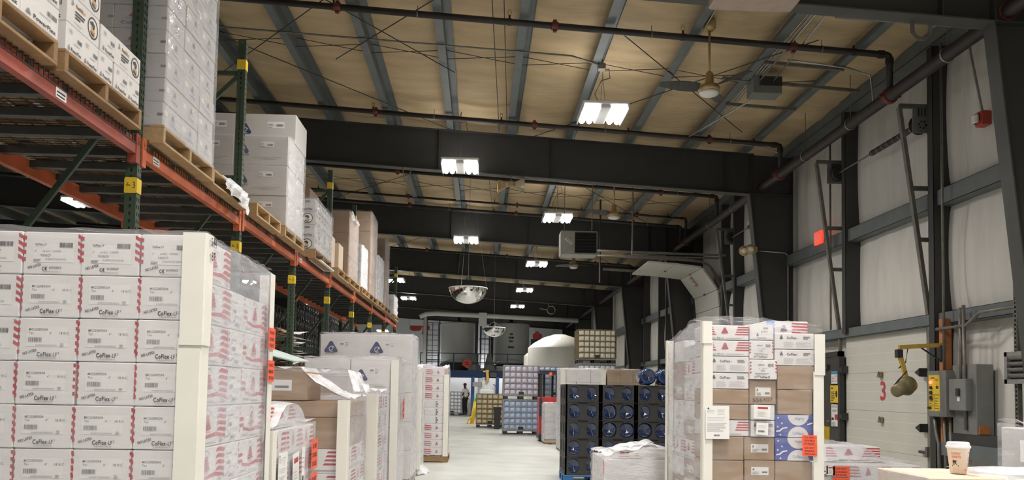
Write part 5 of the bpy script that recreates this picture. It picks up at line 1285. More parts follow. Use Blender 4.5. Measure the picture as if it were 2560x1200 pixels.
# ------------------------------------------------------------------ right of the aisle
t = thing('mixed_carton_load', 'tall wrapped pallet of mixed white, brown and starred blue cartons right of the aisle', 'wrapped load')
Y = 7.0
sub_pallet(t, 1.88, Y, 0, 1.0, 1.3, 'wood', 'x')
def PXY(px, py): q = at(px, py, Y); return q.x, q.z
def face(px0, px1, py0, py1, m, front=None, d=.42, out=0.0, left=None, y=None):
    (xa, zb_), (xb, za_) = PXY(px0, py1), PXY(px1, py0)
    xa2, _ = PXY(px0, (py0+py1)/2); xb2, _ = PXY(px1, (py0+py1)/2)
    za = (PXY(px0, py1)[1]+PXY(px1, py1)[1])/2; zb2 = (PXY(px0, py0)[1]+PXY(px1, py0)[1])/2
    return carton(t, xa2, (y or Y)-out, za+.001, xb2-xa2-.004, d, zb2-za-.003, m, front=front, left=left, j=.0015)
face(1768, 1873, 813, 850, 'carton_white', 'flag'); face(1768, 1873, 851, 890, 'carton_white', 'flag')
face(1768, 1873, 891, 931, 'carton_white', 'white_coflex'); face(1768, 1873, 932, 972, 'carton_white', 'white_coflex')
face(1768, 1873, 973, 1010, 'carton_brown'); face(1768, 1873, 1011, 1049, 'carton_brown'); face(1768, 1873, 1050, 1090, 'carton_white', 'flag')
face(1768, 1860, 1091, 1150, 'carton_brown'); face(1768, 1860, 1151, 1205, 'carton_brown')
face(1874, 1935, 811, 850, 'carton_white', 'white_label'); face(1874, 1935, 851, 898, 'carton_white', 'lf_small'); face(1872, 1941, 899, 949, 'carton_white', 'lf_small', out=.03)
face(1874, 1941, 950, 1011, 'carton_brown', 'num'); face(1876, 1936, 1012, 1050, 'carton_white', out=.02); face(1876, 1936, 1051, 1092, 'carton_white', 'white_coflex', out=.02)
face(1861, 1937, 1093, 1150, 'carton_brown', 'brown_label'); face(1861, 1937, 1151, 1205, 'carton_brown', 'brown_label')
face(1937, 2036, 833, 873, 'carton_white', 'white_coflex'); face(1937, 2036, 874, 914, 'carton_white', 'white_coflex')
face(1944, 2036, 915, 974, 'carton_brown'); face(1944, 2032, 975, 1036, 'carton_brown')
face(1938, 2034, 1037, 1093, 'box_blue', 'stars'); face(1938, 2034, 1094, 1152, 'box_blue', 'stars'); face(1938, 2032, 1153, 1205, 'carton_brown')
carton(t, 2.50, 7.25, 1.965, .37, .5, .13, 'carton_white', front='flag_top')
zl = PXY(1768, 1206)[1]
for k in range(3): 
    for i in range(3): carton(t, 1.92+.315*i, Y, .14+(zl-.14)/3*k, .31, .42, (zl-.14)/3-.004, 'carton_brown', front='brown_label' if i == 1 else None)
# left side behind the front tier
mixL = ['carton_brown', 'carton_brown', 'carton_white', 'carton_brown', 'carton_white', 'carton_brown', 'carton_white', 'carton_white', 'carton_white', 'carton_white']
for jy in range(2):
    zz = .14
    for k in range(10):
        h = .178 if k < 9 else .15
        if not (k == 9 and jy == 1): carton(t, 1.93, 7.43+.43*jy, zz, .9, .42, h-.003, mixL[(k+3*jy) % 10], left='flag' if k in (4, 8) else ('stars' if k == 9 else ('white_label' if mixL[(k+3*jy) % 10] == 'carton_white' else 'brown_label')))
        zz += h
carton(t, 1.93, 7.85, .14+9*.178+.006, .45, .42, .2, 'carton_white', front='invoice')
def top5(x, y):
    return 2.06-.045*max(0, (x-2.3))/.5 if y < 7.5 else (2.03-.1*max(0, (y-7.5))/.8)
wrap(t, 1.905, 2.855, Y, 8.3, .05, top5, 'film_clear', None, 'film_haze', 'film_clear', gap=.03, jit=.012, sides='flt', nu=14, nv=18)
corner_board(t, 1.885, Y-.03, .05, 2.055, 1, 1, leg=.075, split=1.90, m='board_cream'); corner_board(t, 2.875, Y-.03, .05, 1.965, -1, 1, leg=.085, split=1.65, m='board_cream')
corner_board(t, 1.875, 8.32, .05, 1.97, 1, -1, leg=.075)
b = MB(); sheet(lambda u, v: (2.33+.5*u, 7.12+.5*v, 1.985+.12*math.sin(math.pi*u)*math.sin(math.pi*(v*.8+.1))+.012*math.sin(u*17+v*9)), 16, 10, 'film_rack', b); put('loose_film', b.mesh('loose_film', True), t)
yf = Y-.062
q = at(1764, 1097, yf); sticker(t, q.x, yf, q.z, .20, .275, 'f', 'paper', R(-.5))
q = at(1878, 1046, yf); sticker(t, q.x+.02, yf, q.z, .14, .115, 'f', 'pouch', R(1.5)); q = at(1890, 1086, yf); sticker(t, q.x, yf, q.z, .10, .10, 'f', 'slip', R(3))
for (py, n) in ((1113, 0), (1139, 1)): q = at(2005, py, yf); sticker(t, q.x, yf-.004*n, q.z, .125, .085, 'f', 'tag', R(1), n=n)
# low loads on both sides of it
t = thing('low_white_load', 'low load under shiny crumpled white film in front of the blue water bottles', 'wrapped load')
sub_pallet(t, 1.34, 8.85, 0, 1.05, 1.0, 'wood', 'x'); fill(t, 1.34, 2.38, 8.85, 9.85, .14, 3, 2, 3, .20, 'carton_white', None, None, left='invoice', faces='fl')
carton(t, 1.45, 8.95, .745, .38, .4, .09, 'carton_white', front='red_end'); carton(t, 1.86, 8.95, .745, .4, .4, .10, 'carton_white', front='flag')
def top6(x, y):
    u = (x-1.34)/1.04; return .76 + .10*math.exp(-((u-.45)/.28)**2)*(1 if y < 9.6 else .4) + .012*math.sin(x*21+y*13)
wrap(t, 1.34, 2.38, 8.85, 9.85, .05, top6, 'film_white', None, 'film_rack', 'film_white', gap=.014, jit=.02, sides='flt', nu=18, nv=14)
b = MB(); sheet(lambda u, v: (1.62+.26*u, 8.95+.3*v, .86+.05*math.sin(u*1.6)+.02*v+.01*math.sin(u*9)), 10, 6, 'film_white', b); put('loose_film', b.mesh('loose_film', True), t)
sticker(t, 1.325, 8.9, .58, .05, .14, 'f', 'tag')
t = thing('low_flag_load', 'low grey film-wrapped load of striped cartons with an orange tag near door 3', 'wrapped load')
sub_pallet(t, 3.62, 8.8, 0, 1.08, 1.1, 'wood', 'x'); fill(t, 3.62, 4.70, 8.8, 9.9, .14, 3, 2, 3, .195, 'carton_white', 'flag', None, left='white_label', faces='fl')
carton(t, 3.80, 9.1, .728, .6, .45, .17, 'carton_white', front='flag'); 
def top7(x, y):
    u = (x-3.62)/1.08; return .735+.18*max(0, 1-abs((u-.36)/.34)**2.5)*(1 if 8.95 < y < 9.7 else .15)
wrap(t, 3.62, 4.70, 8.8, 9.9, .05, top7, 'film_haze', None, 'film_haze', 'film_haze', gap=.014, jit=.012, sides='flt', nu=18, nv=14)
yq = 8.77
q = at(2053, 1185, yq); sticker(t, q.x, yq, q.z, .07, .10, 'f', 'slip'); q = at(2066, 1188, yq); sticker(t, q.x, yq, q.z, .09, .10, 'f', 'pouch')
q = at(2082, 1192, yq); sticker(t, q.x, yq, q.z, .18, .11, 'f', 'tag'); sticker(t, q.x, yq, q.z-.14, .18, .13, 'f', 'tag', n=1)
# near table load with the cup
t = thing('cup_table_load', 'tan and white film-covered cartons serving as a table for the coffee cup', 'wrapped load')
ZT = 1.138
for i in range(4):
    for k in range(5): carton(t, 1.77+.31*i, 3.25, .14+.2*k, .305, .43, .196, 'carton_tan' if i == 0 else 'carton_white', left='brown_label' if i == 0 and k < 4 else None, j=.002)
sub_pallet(t, 1.76, 3.22, 0, 1.25, .5, 'wood', 'x')
wrap(t, 2.085, 3.01, 3.25, 3.68, .05, ZT+.004, 'film_white', 'film_haze', mt='film_white', gap=.004, jit=.004, sides='frt'); wrap(t, 1.77, 2.07, 3.25, 3.68, .05, ZT+.001, 'film_clear', None, 'film_haze', 'film_clear', gap=.004, jit=.005, sides='fl')
cup = thing('coffee_cup', 'white paper coffee cup with white lid and orange-pink print on the tan carton', 'cup', (1.985, 3.42, ZT+.0015))
CR = lambda z: .031+.0125*z/.112
MB().lathe([(.028, 0), (.031, 0), (.0435, .110), (.0445, .112), (.042, .112)], 'cup_paper', 40).build('cup_body', cup, smooth=True)
MB().lathe([(.0455, .104), (.0475, .106), (.0475, .112), (.044, .115), (.042, .127), (.038, .129), (.034, .126), (.001, .126)], 'cup_lid', 40).build('lid', cup, smooth=False)
def on_cup(pr_fn, name, a0):
    p = PR(); pr_fn(p); v = []
    for (x, y, z) in p.v:
        r_ = CR(z)+.0004-y*.25; a = R(a0)+x/.038; v.append((r_*math.cos(a), r_*math.sin(a), z))
    p.v = v; put(name, p.mesh(name), cup)
def cp1(p):
    for i in range(6): pass
    p.text('DUNKIN\u2019', 0, .078, .011, 'ink_orange', 0.045, width=.034, lay=2); p.text('DONUTS', 0.001, .063, .011, 'ink_scarlet', 0.045, width=.033, lay=2); p.lines(.004, .056, .034, .058, 1, 'ink_scarlet', 2, .6)
    p.text('5X', .002, .037, .018, 'ink', 0.05, width=.018, lay=2); p.disc(.010, .049, .006, 'ink', 2, 12); p.rect(.0, .030, .026, .035, 'ink', 2); p.lines(.004, .018, .030, .026, 3, 'ink_grey', 2, .2)
def cp2(p):
    p.text('*?*', 0, .076, .016, 'ink_scarlet', 0.01, width=.016); p.lines(0, .062, .014, .072, 2, 'ink_grey', 2, .3); p.rect(.002, .054, .014, .058, 'ink_grey', 2); p.lines(.002, .03, .011, .05, 3, 'ink_grey', 2, .3); p.rect(-.010, .013, 0, .019, 'ink_scarlet', 2)
on_cup(cp1, 'print', -158); on_cup(cp2, 'print', -62)
t = thing('clear_film_load', 'load in clear shiny film with a paper label at the lower right edge', 'wrapped load')
sub_pallet(t, 2.80, 3.74, 0, 1.0, .72, 'wood', 'x')
fill(t, 2.81, 3.8, 3.76, 4.44, .14, 2, 2, 4, .29, 'carton_grey_dimmed', None, None, faces='fl')
wrap(t, 2.81, 3.81, 3.76, 4.44, .05, 1.31, 'film_haze', None, 'film_haze', 'film_haze', gap=.01, jit=.02, sides='flt', nu=14, nv=14)
sticker(t, 2.775, 4.22, 1.13, .2, .11, 'l', 'slip'); 
# ------------------------------------------------------------------ black bottle racks with blue bottles
def hole_plate(b, u0, u1, v0, v1, rx, rz, y, t, m, cx=None, cz=None, n=24, sq=2.6):
    """plate in xz with a rounded opening, front at y, thickness t"""
    cx = (u0+u1)/2 if cx is None else cx; cz = (v0+v1)/2 if cz is None else cz; O = []; I = []
    for i in range(n):
        a = 2*math.pi*i/n; c, s = math.cos(a), math.sin(a)
        k = 1/max(abs(c)/((u1-u0)/2), abs(s)/((v1-v0)/2)); O.append(((u0+u1)/2+c*k, (v0+v1)/2+s*k))
        e = (abs(c)**sq+abs(s)**sq)**(-1/sq); I.append((cx+rx*c*e, cz+rz*s*e))
    for j, (cu, cv) in enumerate(((u0, v0), (u1, v0), (u1, v1), (u0, v1))):
        i = min(range(n), key=lambda q: (O[q][0]-cu)**2+(O[q][1]-cv)**2); O[i] = (cu, cv)
    v = [(p[0], y, p[1]) for p in O]+[(p[0], y, p[1]) for p in I]+[(p[0], y+t, p[1]) for p in I]
    f = []
    for i in range(n):
        j = (i+1) % n; f += [(i, j, n+j, n+i), (n+i, n+j, 2*n+j, 2*n+i)]
    b.add(v, f, m)
TW, TD, TH = .56, .86, .285
def crate_mesh(kind):
    b = MB(); m = 'rack_plastic'
    for c in range(2):
        rx, rz = ((.078, .108), (.115, .118), (.088, .112))[(kind+c*(kind == 2)) % 3]
        hole_plate(b, .28*c, .28*c+.28, .004, TH, rx, rz, 0, .06, m)
    b.box(.20, -.004, TH-.022, .36, .02, TH, 'slot_black')
    b.box(.0, -.006, .0, .56, .05, .006, m)
    for (y0, y1) in ((.0, .10), (.19, .24), (.33, .50), (.59, .64), (.73, TD)):
        b.box(0, y0, 0, .03, y1, TH, m); b.box(TW-.03, y0, 0, TW, y1, TH, m)
    for (z0, z1) in ((0, .06), (TH-.05, TH)): b.box(.002, .0, z0, .028, TD, z1, m); b.box(TW-.028, .0, z0, TW-.002, TD, z1, m)
    b.box(.03, .06, 0, TW-.03, TD, .012, m); b.box(.03, TD-.02, 0, TW-.03, TD, TH, m); b.box(.275, .06, 0, .285, TD-.02, TH, m)
    return b.fix('crate')
CM = [crate_mesh(k) for k in range(3)]
def bottle_mesh():
    n = 40; pr = [(.001, .040), (.03, .030), (.06, .022), (.088, .004), (.105, .0), (.120, .010), (.130, .035), (.133, .08), (.133, .36), (.120, .41), (.06, .455), (.030, .47), (.028, .52), (.001, .52)]
    v = []; f = []
    for (r, y) in pr:
        for k in range(n):
            t = 2*math.pi*k/n; d = .008*max(0, math.cos(5*t))**2*(1 if .05 < r < .125 and y < .04 else 0)
            v.append((r*math.cos(t), y+d, r*math.sin(t)))
    for i in range(len(pr)-1):
        for k in range(n):
            j = (k+1) % n; f.append((i*n+k, i*n+n+k, i*n+n+j, i*n+j))
    return MB().add(v, f, 'bottle_blue').fix('water_bottle', True)
BM = bottle_mesh()
RX0, RYF, RZ0 = 1.372, 13.3, .13
colw = ('first', 'second', 'third'); rown = ('bottom', 'second from the bottom', 'middle', 'second from the top', 'top')
rr = random.Random(11)
for c in range(3):
    for r_ in range(5):
        x, z = RX0+.563*c+rr.uniform(-.003, .003), RZ0+TH*1.005*r_
        t = put('bottle_crate', CM[rr.choice((0, 0, 1, 2))], None, (x, RYF+rr.uniform(-.008, .008), z))
        tag(t, 'black plastic bottle crate, %s tier of the %s stack from the aisle' % (rown[r_], colw[c]), 'crate', 'stacked bottle crates')
        for s in range(2):
            o = put('water_bottle', BM, None, (x+.14+.28*s, RYF+.035, z+.142), (0, rr.uniform(0, 6), 0))
            tag(o, 'blue bottle %s in the %s crate of the %s stack' % (('aisle-side', 'inner-side')[s], rown[r_], colw[c]), 'water bottle', 'blue bottles in the crates')
for c in range(3):
    t = thing('plastic_pallet', 'blue plastic pallet under the %s stack of bottle crates' % colw[c], 'pallet', (RX0+.563*c-.005, RYF-.01, 0), 0, 'blue pallets under the crates')
    MB().cbox(0, 0, .10, .56, .88, .127, 'pallet_blue', .004).build('deck', t)
    for (x0, x1) in ((0, .14), (.42, .56)):
        for (y0, y1) in ((0, .16), (.36, .52), (.72, .88)): MB().cbox(x0, y0, .015, x1, y1, .10, 'pallet_blue', .004).build('block', t)
    for x0 in (0, .42): MB().cbox(x0, 0, 0, x0+.14, .88, .015, 'pallet_blue', .003).build('runner', t)
for k, x in enumerate((2.70, 2.985)):
    o = put('water_bottle', BM, None, (x, RYF+.05, RZ0+TH*5.03+.138), (0, .4*k, 0)); tag(o, ('loose blue bottle lying on top of the crates, nearer the aisle', 'loose blue bottle lying on top of the crates, half hidden by the tall mixed load')[k], 'water bottle')
# ------------------------------------------------------------------ loads further back on the right
def plain_load(name, label, x0, x1, ya, yb, ztop, nx, nz, m, film='film_clear', side='film_white', faces='fl', boards=(), pw='wood', front=None):
    t = thing(name, label, 'wrapped load'); sub_pallet(t, x0, ya, 0, x1-x0, yb-ya, pw, 'x')
    fill(t, x0, x1, ya, yb, .14, nx, 2, nz, (ztop-.14)/nz, m, front, None, faces=faces)
    wrap(t, x0, x1, ya, yb, .05, ztop+.004, film, None, side, 'film_white', gap=.012, jit=.012, sides='flt')
    for (x, sx) in boards: corner_board(t, x, ya-.016, .05, ztop, sx, 1, leg=.11)
    return t
plain_load('white_carton_load', 'white wrapped carton load with cream corner boards rising behind the bottle crates', 1.97, 3.0, 20.0, 21.2, 1.98, 3, 6, 'carton_white', boards=((1.955, 1), (3.0, -1)))
plain_load('brown_carton_load', 'brown wrapped carton load rising behind the middle bottle crates', 3.06, 3.98, 20.0, 21.2, 1.98, 3, 6, 'carton_brown', 'film_clear', 'film_clear', boards=((3.98, -1),))
plain_load('brown_carton_load', 'brown carton load behind the loose bottles on top of the crates', 4.12, 5.15, 20.0, 21.2, 1.93, 3, 6, 'carton_brown', 'film_clear', 'film_clear', boards=((4.10, 1),))
t = plain_load('silver_film_load', 'low silvery film-wrapped load with an orange tag beside the red lift truck', 1.80, 2.30, 22.9, 23.9, 1.10, 2, 4, 'carton_grey_dimmed', 'film_haze', 'film_white')
sticker(t, 2.18, 22.87, .72, .14, .22, 'f', 'tag'); corner_board(t, 2.30, 22.88, .1, 1.09, -1, 1, leg=.09)
carton(None, 4.62, 21.3, 1.93+.02, .5, .5, .42, 'carton_white', label='white carton standing high beside the dark column behind the bottle crates', cat='box') if False else None
# red stand-up lift truck
t = thing('lift_truck', 'red stand-up lift truck with black guard and orange beacon beside the blue tote stacks', 'lift truck', (1.72, 24.0, 0))
MB().cbox(.0, 0, .18, .60, .9, 1.27, 'lift_red', .03).build('body', t); MB().cbox(.0, -.02, .05, .62, 1.0, .22, 'black_plastic', .02).build('base', t)
MB().cbox(.0, -.05, .75, .08, .0, 1.25, 'black_plastic', .01).build('battery_cover', t)
for x in (.05, .58): MB().bar((x, .05, 1.1), (x, .05, 2.02), .06, .06, 'black_plastic').bar((x, .85, 1.1), (x, .85, 2.02), .06, .06, 'black_plastic').build('guard_post', t)
b = MB(); b.box(.0, -.02, 1.93, .64, .9, 2.03, 'black_plastic'); b.build('overhead_guard', t)
MB().lathe([(.06, 0), (.065, .02), (.055, .09), (.02, .11)], 'tag_orange', 14, (.32, .02, 1.88)).build('beacon', t)
for x in (.12, .5): MB().lathe([(.09, -.04), (.10, -.03), (.10, .03), (.09, .04)], 'black_plastic', 16, (x, .1, .10), 'x').build('wheel', t)
MB().bar((.2, .9, 0.3), (.2, .9, 1.93), .06, .08, 'black_plastic').bar((.45, .9, .3), (.45, .9, 1.93), .06, .08, 'black_plastic').build('mast', t)
MB().cbox(.18, .95, .03, .28, 2.0, .08, 'black_plastic', .01).cbox(.40, .95, .03, .50, 2.0, .08, 'black_plastic', .01).build('fork', t)
# liquid totes --------------------------------------------------------
def ibc(name_label, x, y, z, w, d, h, mt, nc, nr, cage='cage', pal='black_plastic', fillm=None, level=1.0, lip=None):
    t = thing('liquid_tote', name_label, 'liquid tote', (x, y, z)); ph = .15; e = .03
    b = MB(); zz0, zz1 = ph+.02, h-.03
    def face(fx, fy, nx, ny, n):
        def fn(u, v):
            a = (u*n) % 1 if u < 1 else 1; c = (v*nr) % 1 if v < 1 else 1
            k = (abs(math.sin(math.pi*a))*abs(math.sin(math.pi*c)))**.45*.022
            return (fx(u)+nx*k, fy(u)+ny*k, zz0+(zz1-zz0)*v)
        sheet(fn, n*4, nr*4, mt, b)
    face(lambda u: e+(w-2*e)*u, lambda u: e, 0, -1, nc); face(lambda u: e, lambda u: d-e-(d-2*e)*u, -1, 0, nc); face(lambda u: w-e, lambda u: e+(d-2*e)*u, 1, 0, nc); face(lambda u: w-e-(w-2*e)*u, lambda u: d-e, 0, 1, nc)
    b.box(e+.004, e+.004, zz1-.02, w-e-.004, d-e-.004, zz1, lip or mt); b.lathe([(.12, zz1), (.12, zz1+.03), (.001, zz1+.03)], 'black_plastic', 16, (w/2, d/2, 0)); b.build('tank', t)
    b = MB(); r = .012
    for i in range(nr+1):
        zz = ph+.02+(h-ph-.03)*i/nr; b.bar((0, 0, zz), (w, 0, zz), r*2, r*2, cage); b.bar((0, 0, zz), (0, d, zz), r*2, r*2, cage); b.bar((w, 0, zz), (w, d, zz), r*2, r*2, cage); b.bar((0, d, zz), (w, d, zz), r*2, r*2, cage)
    for i in range(nc+1):
        xx = w*i/nc; yy = d*i/nc
        b.bar((xx, -.008, ph), (xx, -.008, h), r*1.7, r*1.7, cage); b.bar((-.008, yy, ph), (-.008, yy, h), r*1.7, r*1.7, cage); b.bar((w+.008, yy, ph), (w+.008, yy, h), r*1.7, r*1.7, cage)
    b.build('cage', t)
    b = MB(); b.box(0, 0, ph-.03, w, d, ph, 'cage'); 
    for (xa, xb) in ((0, .14), (w/2-.08, w/2+.08), (w-.14, w)):
        for (ya, yb_) in ((0, .12), (d/2-.06, d/2+.06), (d-.12, d)): b.box(xa, ya, .02, xb, yb_, ph-.03, pal)
    for ya in (0, d/2-.06, d-.12): b.box(0, ya, 0, w, ya+.12, .02, 'cage')
    b.build('base', t)
    MB().cbox(w/2-.08, -.02, ph+.02, w/2+.08, .03, ph+.12, 'black_plastic', .01).build('valve', t)
    return t
ibc('caged tote of pale blue liquid at the bottom of the nearer tote stack', .80, 27.4, 0, 1.14, 1.0, 1.13, 'ibc_blue', 6, 5)
ibc('caged tote of clear lilac liquid on top of the nearer tote stack', .80, 27.4, 1.135, 1.14, 1.0, 1.13, 'ibc_lilac', 6, 5, lip='ibc_clear')
ibc('caged cream tote at the bottom behind the red lift truck', 1.99, 28.2, 0, 1.14, 1.0, 1.13, 'ibc_cream', 6, 5)
ibc('caged tote of blue liquid at the top behind the red lift truck', 1.99, 28.2, 1.135, 1.14, 1.0, 1.13, 'ibc_blue', 6, 5, lip='ibc_clear')
ibc('single caged tan tote with dark base standing in the aisle', -.09, 32.0, 0, 1.03, 1.1, 1.30, 'ibc_tan', 5, 6, 'cage_dark', lip='ibc_clear')
ibc('white caged tote beside the standing person', -1.95, 46.3, 0, .98, 1.0, 1.32, 'ibc_clear', 5, 6)
for k, (zz, lb) in enumerate(((0, 'lowest white tote of the three-high stack behind the bottle crates'), (1.14, 'middle white tote of the three-high stack, only its top showing'), (2.28, 'cream tote with brown cage at the top of the three-high stack near the eave wall'))):
    ibc(lb, 2.95, 25.0, zz, 1.12, 1.0, 1.03 if k == 2 else 1.13, 'ibc_cream' if k == 2 else 'ibc_clear', 7, 5, 'cage_dark' if k == 2 else 'cage')
t = thing('waste_bin', 'tall black bin in front of the tan tote', 'bin', (.69, 31.3, 0))
b = MB(); v = []
for (s, z) in ((.10, 0), (.145, .80)): v += [(-s, -s, z), (s, -s, z), (s, s, z), (-s, s, z)]
b.add(v, [(3, 2, 1, 0), (0, 1, 5, 4), (1, 2, 6, 5), (2, 3, 7, 6), (3, 0, 4, 7)], 'black_plastic'); b.build('body', t); MB().cbox(-.155, -.155, .78, .155, .155, .82, 'black_plastic', .01).build('rim', t)
t = thing('bollard', 'leaning yellow bollard with green top next to the tan tote', 'bollard', (-.28, 35.5, 0))
MB().tube([(0, 0, 0), (.07, 0, .5), (.14, 0, .95)], .085, 'yellow', 14).build('post', t, smooth=True); MB().tube([(.14, 0, .95), (.16, 0, 1.08)], .085, 'sign_green', 14).build('top_sleeve', t); MB().lathe([(.16, 0), (.16, .02)], 'yellow', 16).build('base_plate', t); MB().tube([(-.2, 0, .0), (-.14, 0, .2), (0, 0, .3)], .05, 'yellow', 10).build('side_stub', t)
# ------------------------------------------------------------------ tanks, platform and back area
def tank(name, label, x, y, z0, r, h, m, dome=.0, cat='tank', shoulder=.9):
    t = thing(name, label, cat, (x, y, z0)); pr = [(r*.98, 0), (r, .05), (r, h*.5), (r, h)]
    if dome: pr += [(r*.99, h+dome*.06), (r*.82, h+dome*.38), (r*.5, h+dome*.78), (r*.18, h+dome), (.001, h+dome)]
    else: pr += [(r*1.015, h+.02), (r*1.015, h+.08), (r*.97, h+.1), (.001, h+.2)]
    MB().lathe(pr, m, 56).build('shell', t, smooth=True)
    return t
PZ = 2.58
t1 = tank('mixing_tank', 'large grey cylindrical tank on the blue platform, left of two', -1.32, 52.2, 3.05, 1.09, 2.4, 'tank_grey')
t2 = tank('mixing_tank', 'large grey cylindrical tank with black lettering on the blue platform, right of two', 1.92, 52.2, 3.05, 1.13, 2.4, 'tank_grey')
p = PR()
for hw, v, n_ in ((.09, .0, 3), (.17, -.22, 5), (.12, -.44, 4), (.19, -.80, 6)):
    for i in range(n_): p.rect(-hw+2*hw*i/n_, v, -hw+2*hw*(i+.78)/n_, v+.12, 'ink', 2)
put('lettering', p.mesh('lettering'), t2, (-.02, -1.135, 1.75))
for tt in (t1, t2):
    MB().lathe([(1.14, -.47), (1.14, -.05), (1.10, 0)], 'black_plastic', 40).build('skirt', tt); MB().tube([(0, 0, 2.5), (0, 0, 3.1)], .12, 'black_plastic', 12).lathe([(.35, 2.5), (.35, 2.62)], 'black_plastic', 20).build('mixer', tt)
    MB().tube([(1.05*math.cos(R(a)), -1.05*abs(math.sin(R(a)))-.12, -.02+.28*math.sin(R((a-200)/140*180))) for a in range(200, 341, 14)], .03, 'tank_grey', 6).build('hose_arc', tt)
t = thing('steel_platform', 'blue steel mezzanine platform with railings carrying the grey tanks', 'platform', (0, 50, 0))
MB().box(-3.6, 0, 2.14, 5.4, .12, PZ, 'platform_blue').build('front_beam', t); MB().box(-3.6, .12, PZ-.06, 5.4, 5.5, PZ, 'steel_dark').build('deck', t)
for x in (-3.4, -.05+.55, 3.6, 5.2): MB().box(x-.09, 0.02, 0, x+.09, .2, 2.14, 'platform_blue').build('post', t)
for x in (-3.4, .5, 5.2): MB().box(x-.09, 5.2, 0, x+.09, 5.4, PZ-.06, 'platform_blue').build('post', t)
for z in (3.58, 3.05): MB().box(-3.5, -.02, z-.025, 5.4, .03, z+.025, 'rail_blue').build('rail', t)
for x in (-3.5, -2.45, -1.55, -.1, .3, 1.65, 3.1, 4.4): MB().box(x-.03, -.03, PZ, x+.03, .03, 3.6, 'rail_blue').build('rail_post', t)
def caged_ladder(x, y, z0, z1, w, label):
    t = thing('caged_ladder', label, 'ladder', (x, y, 0))
    for dx in (0, w): MB().box(dx-.035, -.03, z0, dx+.035, .04, z1, 'rail_blue').build('side_rail', t)
    for k in range(int((z1-z0)/.3)): MB().box(0, -.015, z0+.3*k+.1, w, .015, z0+.3*k+.13, 'rail_blue').build('rung', t)
    for k in range(3):
        z = z0+1.0+k*(z1-z0-1.2)/2; MB().tube([(w/2+w*.62*math.cos(R(a)), -.05-.62*w*1.1*math.sin(R(a)), z) for a in range(0, 181, 20)], .025, 'rail_blue', 6).build('cage_hoop', t)
    for a in (45, 90, 135): MB().bar((w/2+w*.62*math.cos(R(a)), -.05-.68*w*math.sin(R(a)), z0+1), (w/2+w*.62*math.cos(R(a)), -.05-.68*w*math.sin(R(a)), z1-.2), .04, .02, 'rail_blue').build('cage_bar', t)
caged_ladder(-3.15, 49.6, 0, 5.5, .75, 'blue caged ladder at the left end of the platform, beside the left tank'); caged_ladder(.02, 50.6, PZ, 5.6, .55, 'blue caged ladder standing between the two grey tanks')
b = MB(); b.lathe([(.09, 0), (.09, 6)], 'galv_dull', 10, (0, 0, 0)); t = thing('platform_column', 'grey steel columns and header between the grey tanks', 'column', (0, 50.8, 0))
for x in (-.22, .72): MB().box(x-.09, 0, PZ, x+.09, .18, 5.6, 'steel_dark').build('column_leg', t)
t = thing('bulk_bag', 'grey cloth bulk bag standing behind the platform railing, left of two', 'bag', (-.35, 50.3, PZ))
for k in range(2):
    if k: t = thing('bulk_bag', 'grey cloth bulk bag standing behind the platform railing, right of two', 'bag', (.62, 50.3, PZ))
    s = 1 if k == 0 else -1
    b = MB(); sheet(lambda u, v: (s*(-.35+.75*u*(1-.72*v)+.30*v), -.06-.12*math.sin(math.pi*u)*(1-.5*v), 1.02*v), 8, 8, 'bag_cloth', b); b.build('cloth', t, smooth=True)
p = PR(); p.poly([(0, .32), (.32, 0), (.64, .32), (.32, .64)], 'ink_scarlet', 1); p.rect(.20, .36, .42, .42, 'ink', 2); p.rect(.20, .24, .46, .30, 'ink', 2)
o = put('warning_placard', p.mesh('warning_placard'), None, (-1.0, 49.96, PZ+.02), (0, R(-12), 0)); tag(o, 'orange diamond placard on the platform railing under the left tank', 'sign')
for k, (x, s) in enumerate(((-2.4, .6), (1.25, 1), (2.0, .7))):
    o = MB().cbox(-.24*s, -.2, 0, .24*s, .2, .30, 'paper', .04).build('white_tub', None, (x+.0, 51.0 if k else 50.6, PZ)); tag(o, ('small white tub on the platform edge at its left end', 'white tub under the right tank, nearer the bulk bags', 'smaller white tub under the right tank')[k], 'tub')
t = thing('overhead_duct', 'long pale horizontal duct under the last rafter above the tanks', 'duct', (0, 47.0, 0))
MB().tube([(-3.4, 0, 5.45), (-3.05, 0, 5.62), (-2.5, 0, 5.66), (1.0, 0, 5.56), (5.5, 0, 5.42)], .13, 'tank_grey', 14).build('pipe', t, smooth=True); MB().tube([(-3.1, .2, 5.55), (-3.1, .2, .3)], .10, 'tank_grey', 12).build('drop_pipe', t, smooth=True)
MB().box(-.1, -.16, 5.0, .35, -.1, 5.75, 'tank_grey').build('hatch', t)
o = MB().cbox(-.09, 0, 0, .09, .12, .0+.7, 'platform_blue', .01).build('blue_drum_rack', None, (.1, 49.2, 2.1)) if False else None
tank('storage_tank', 'big cream domed storage tank behind the stacked totes', 3.42, 36.0, 0, 1.36, 3.25, 'tank_cream', dome=.62)
tank('storage_tank', 'narrower cream tank just left of the big domed tank', 2.72, 38.2, 0, .72, 3.0, 'tank_cream', dome=.35)
b = MB(); sheet(lambda u, v: (3.05+.55*u, 34.95+.5*v, 3.40+.24*v+.17*(math.sin(math.pi*u)*math.sin(math.pi*v))**.6+.02*math.sin(u*18+v*7)), 14, 8, 'paper', b); o = put('white_sheet', b.mesh('white_sheet', True)); tag(o, 'crumpled white sheet lying on top of the big domed tank', 'sheet')
p = PR(); p.poly([(.2, 0), (.6, 0), (.6, .15), (.9, .2), (.9, .5), (.6, .5), (.6, .75), (.3, .75), (.25, .5), (0, .5), (0, .2), (.2, .2)], 'ink_scarlet', 1)
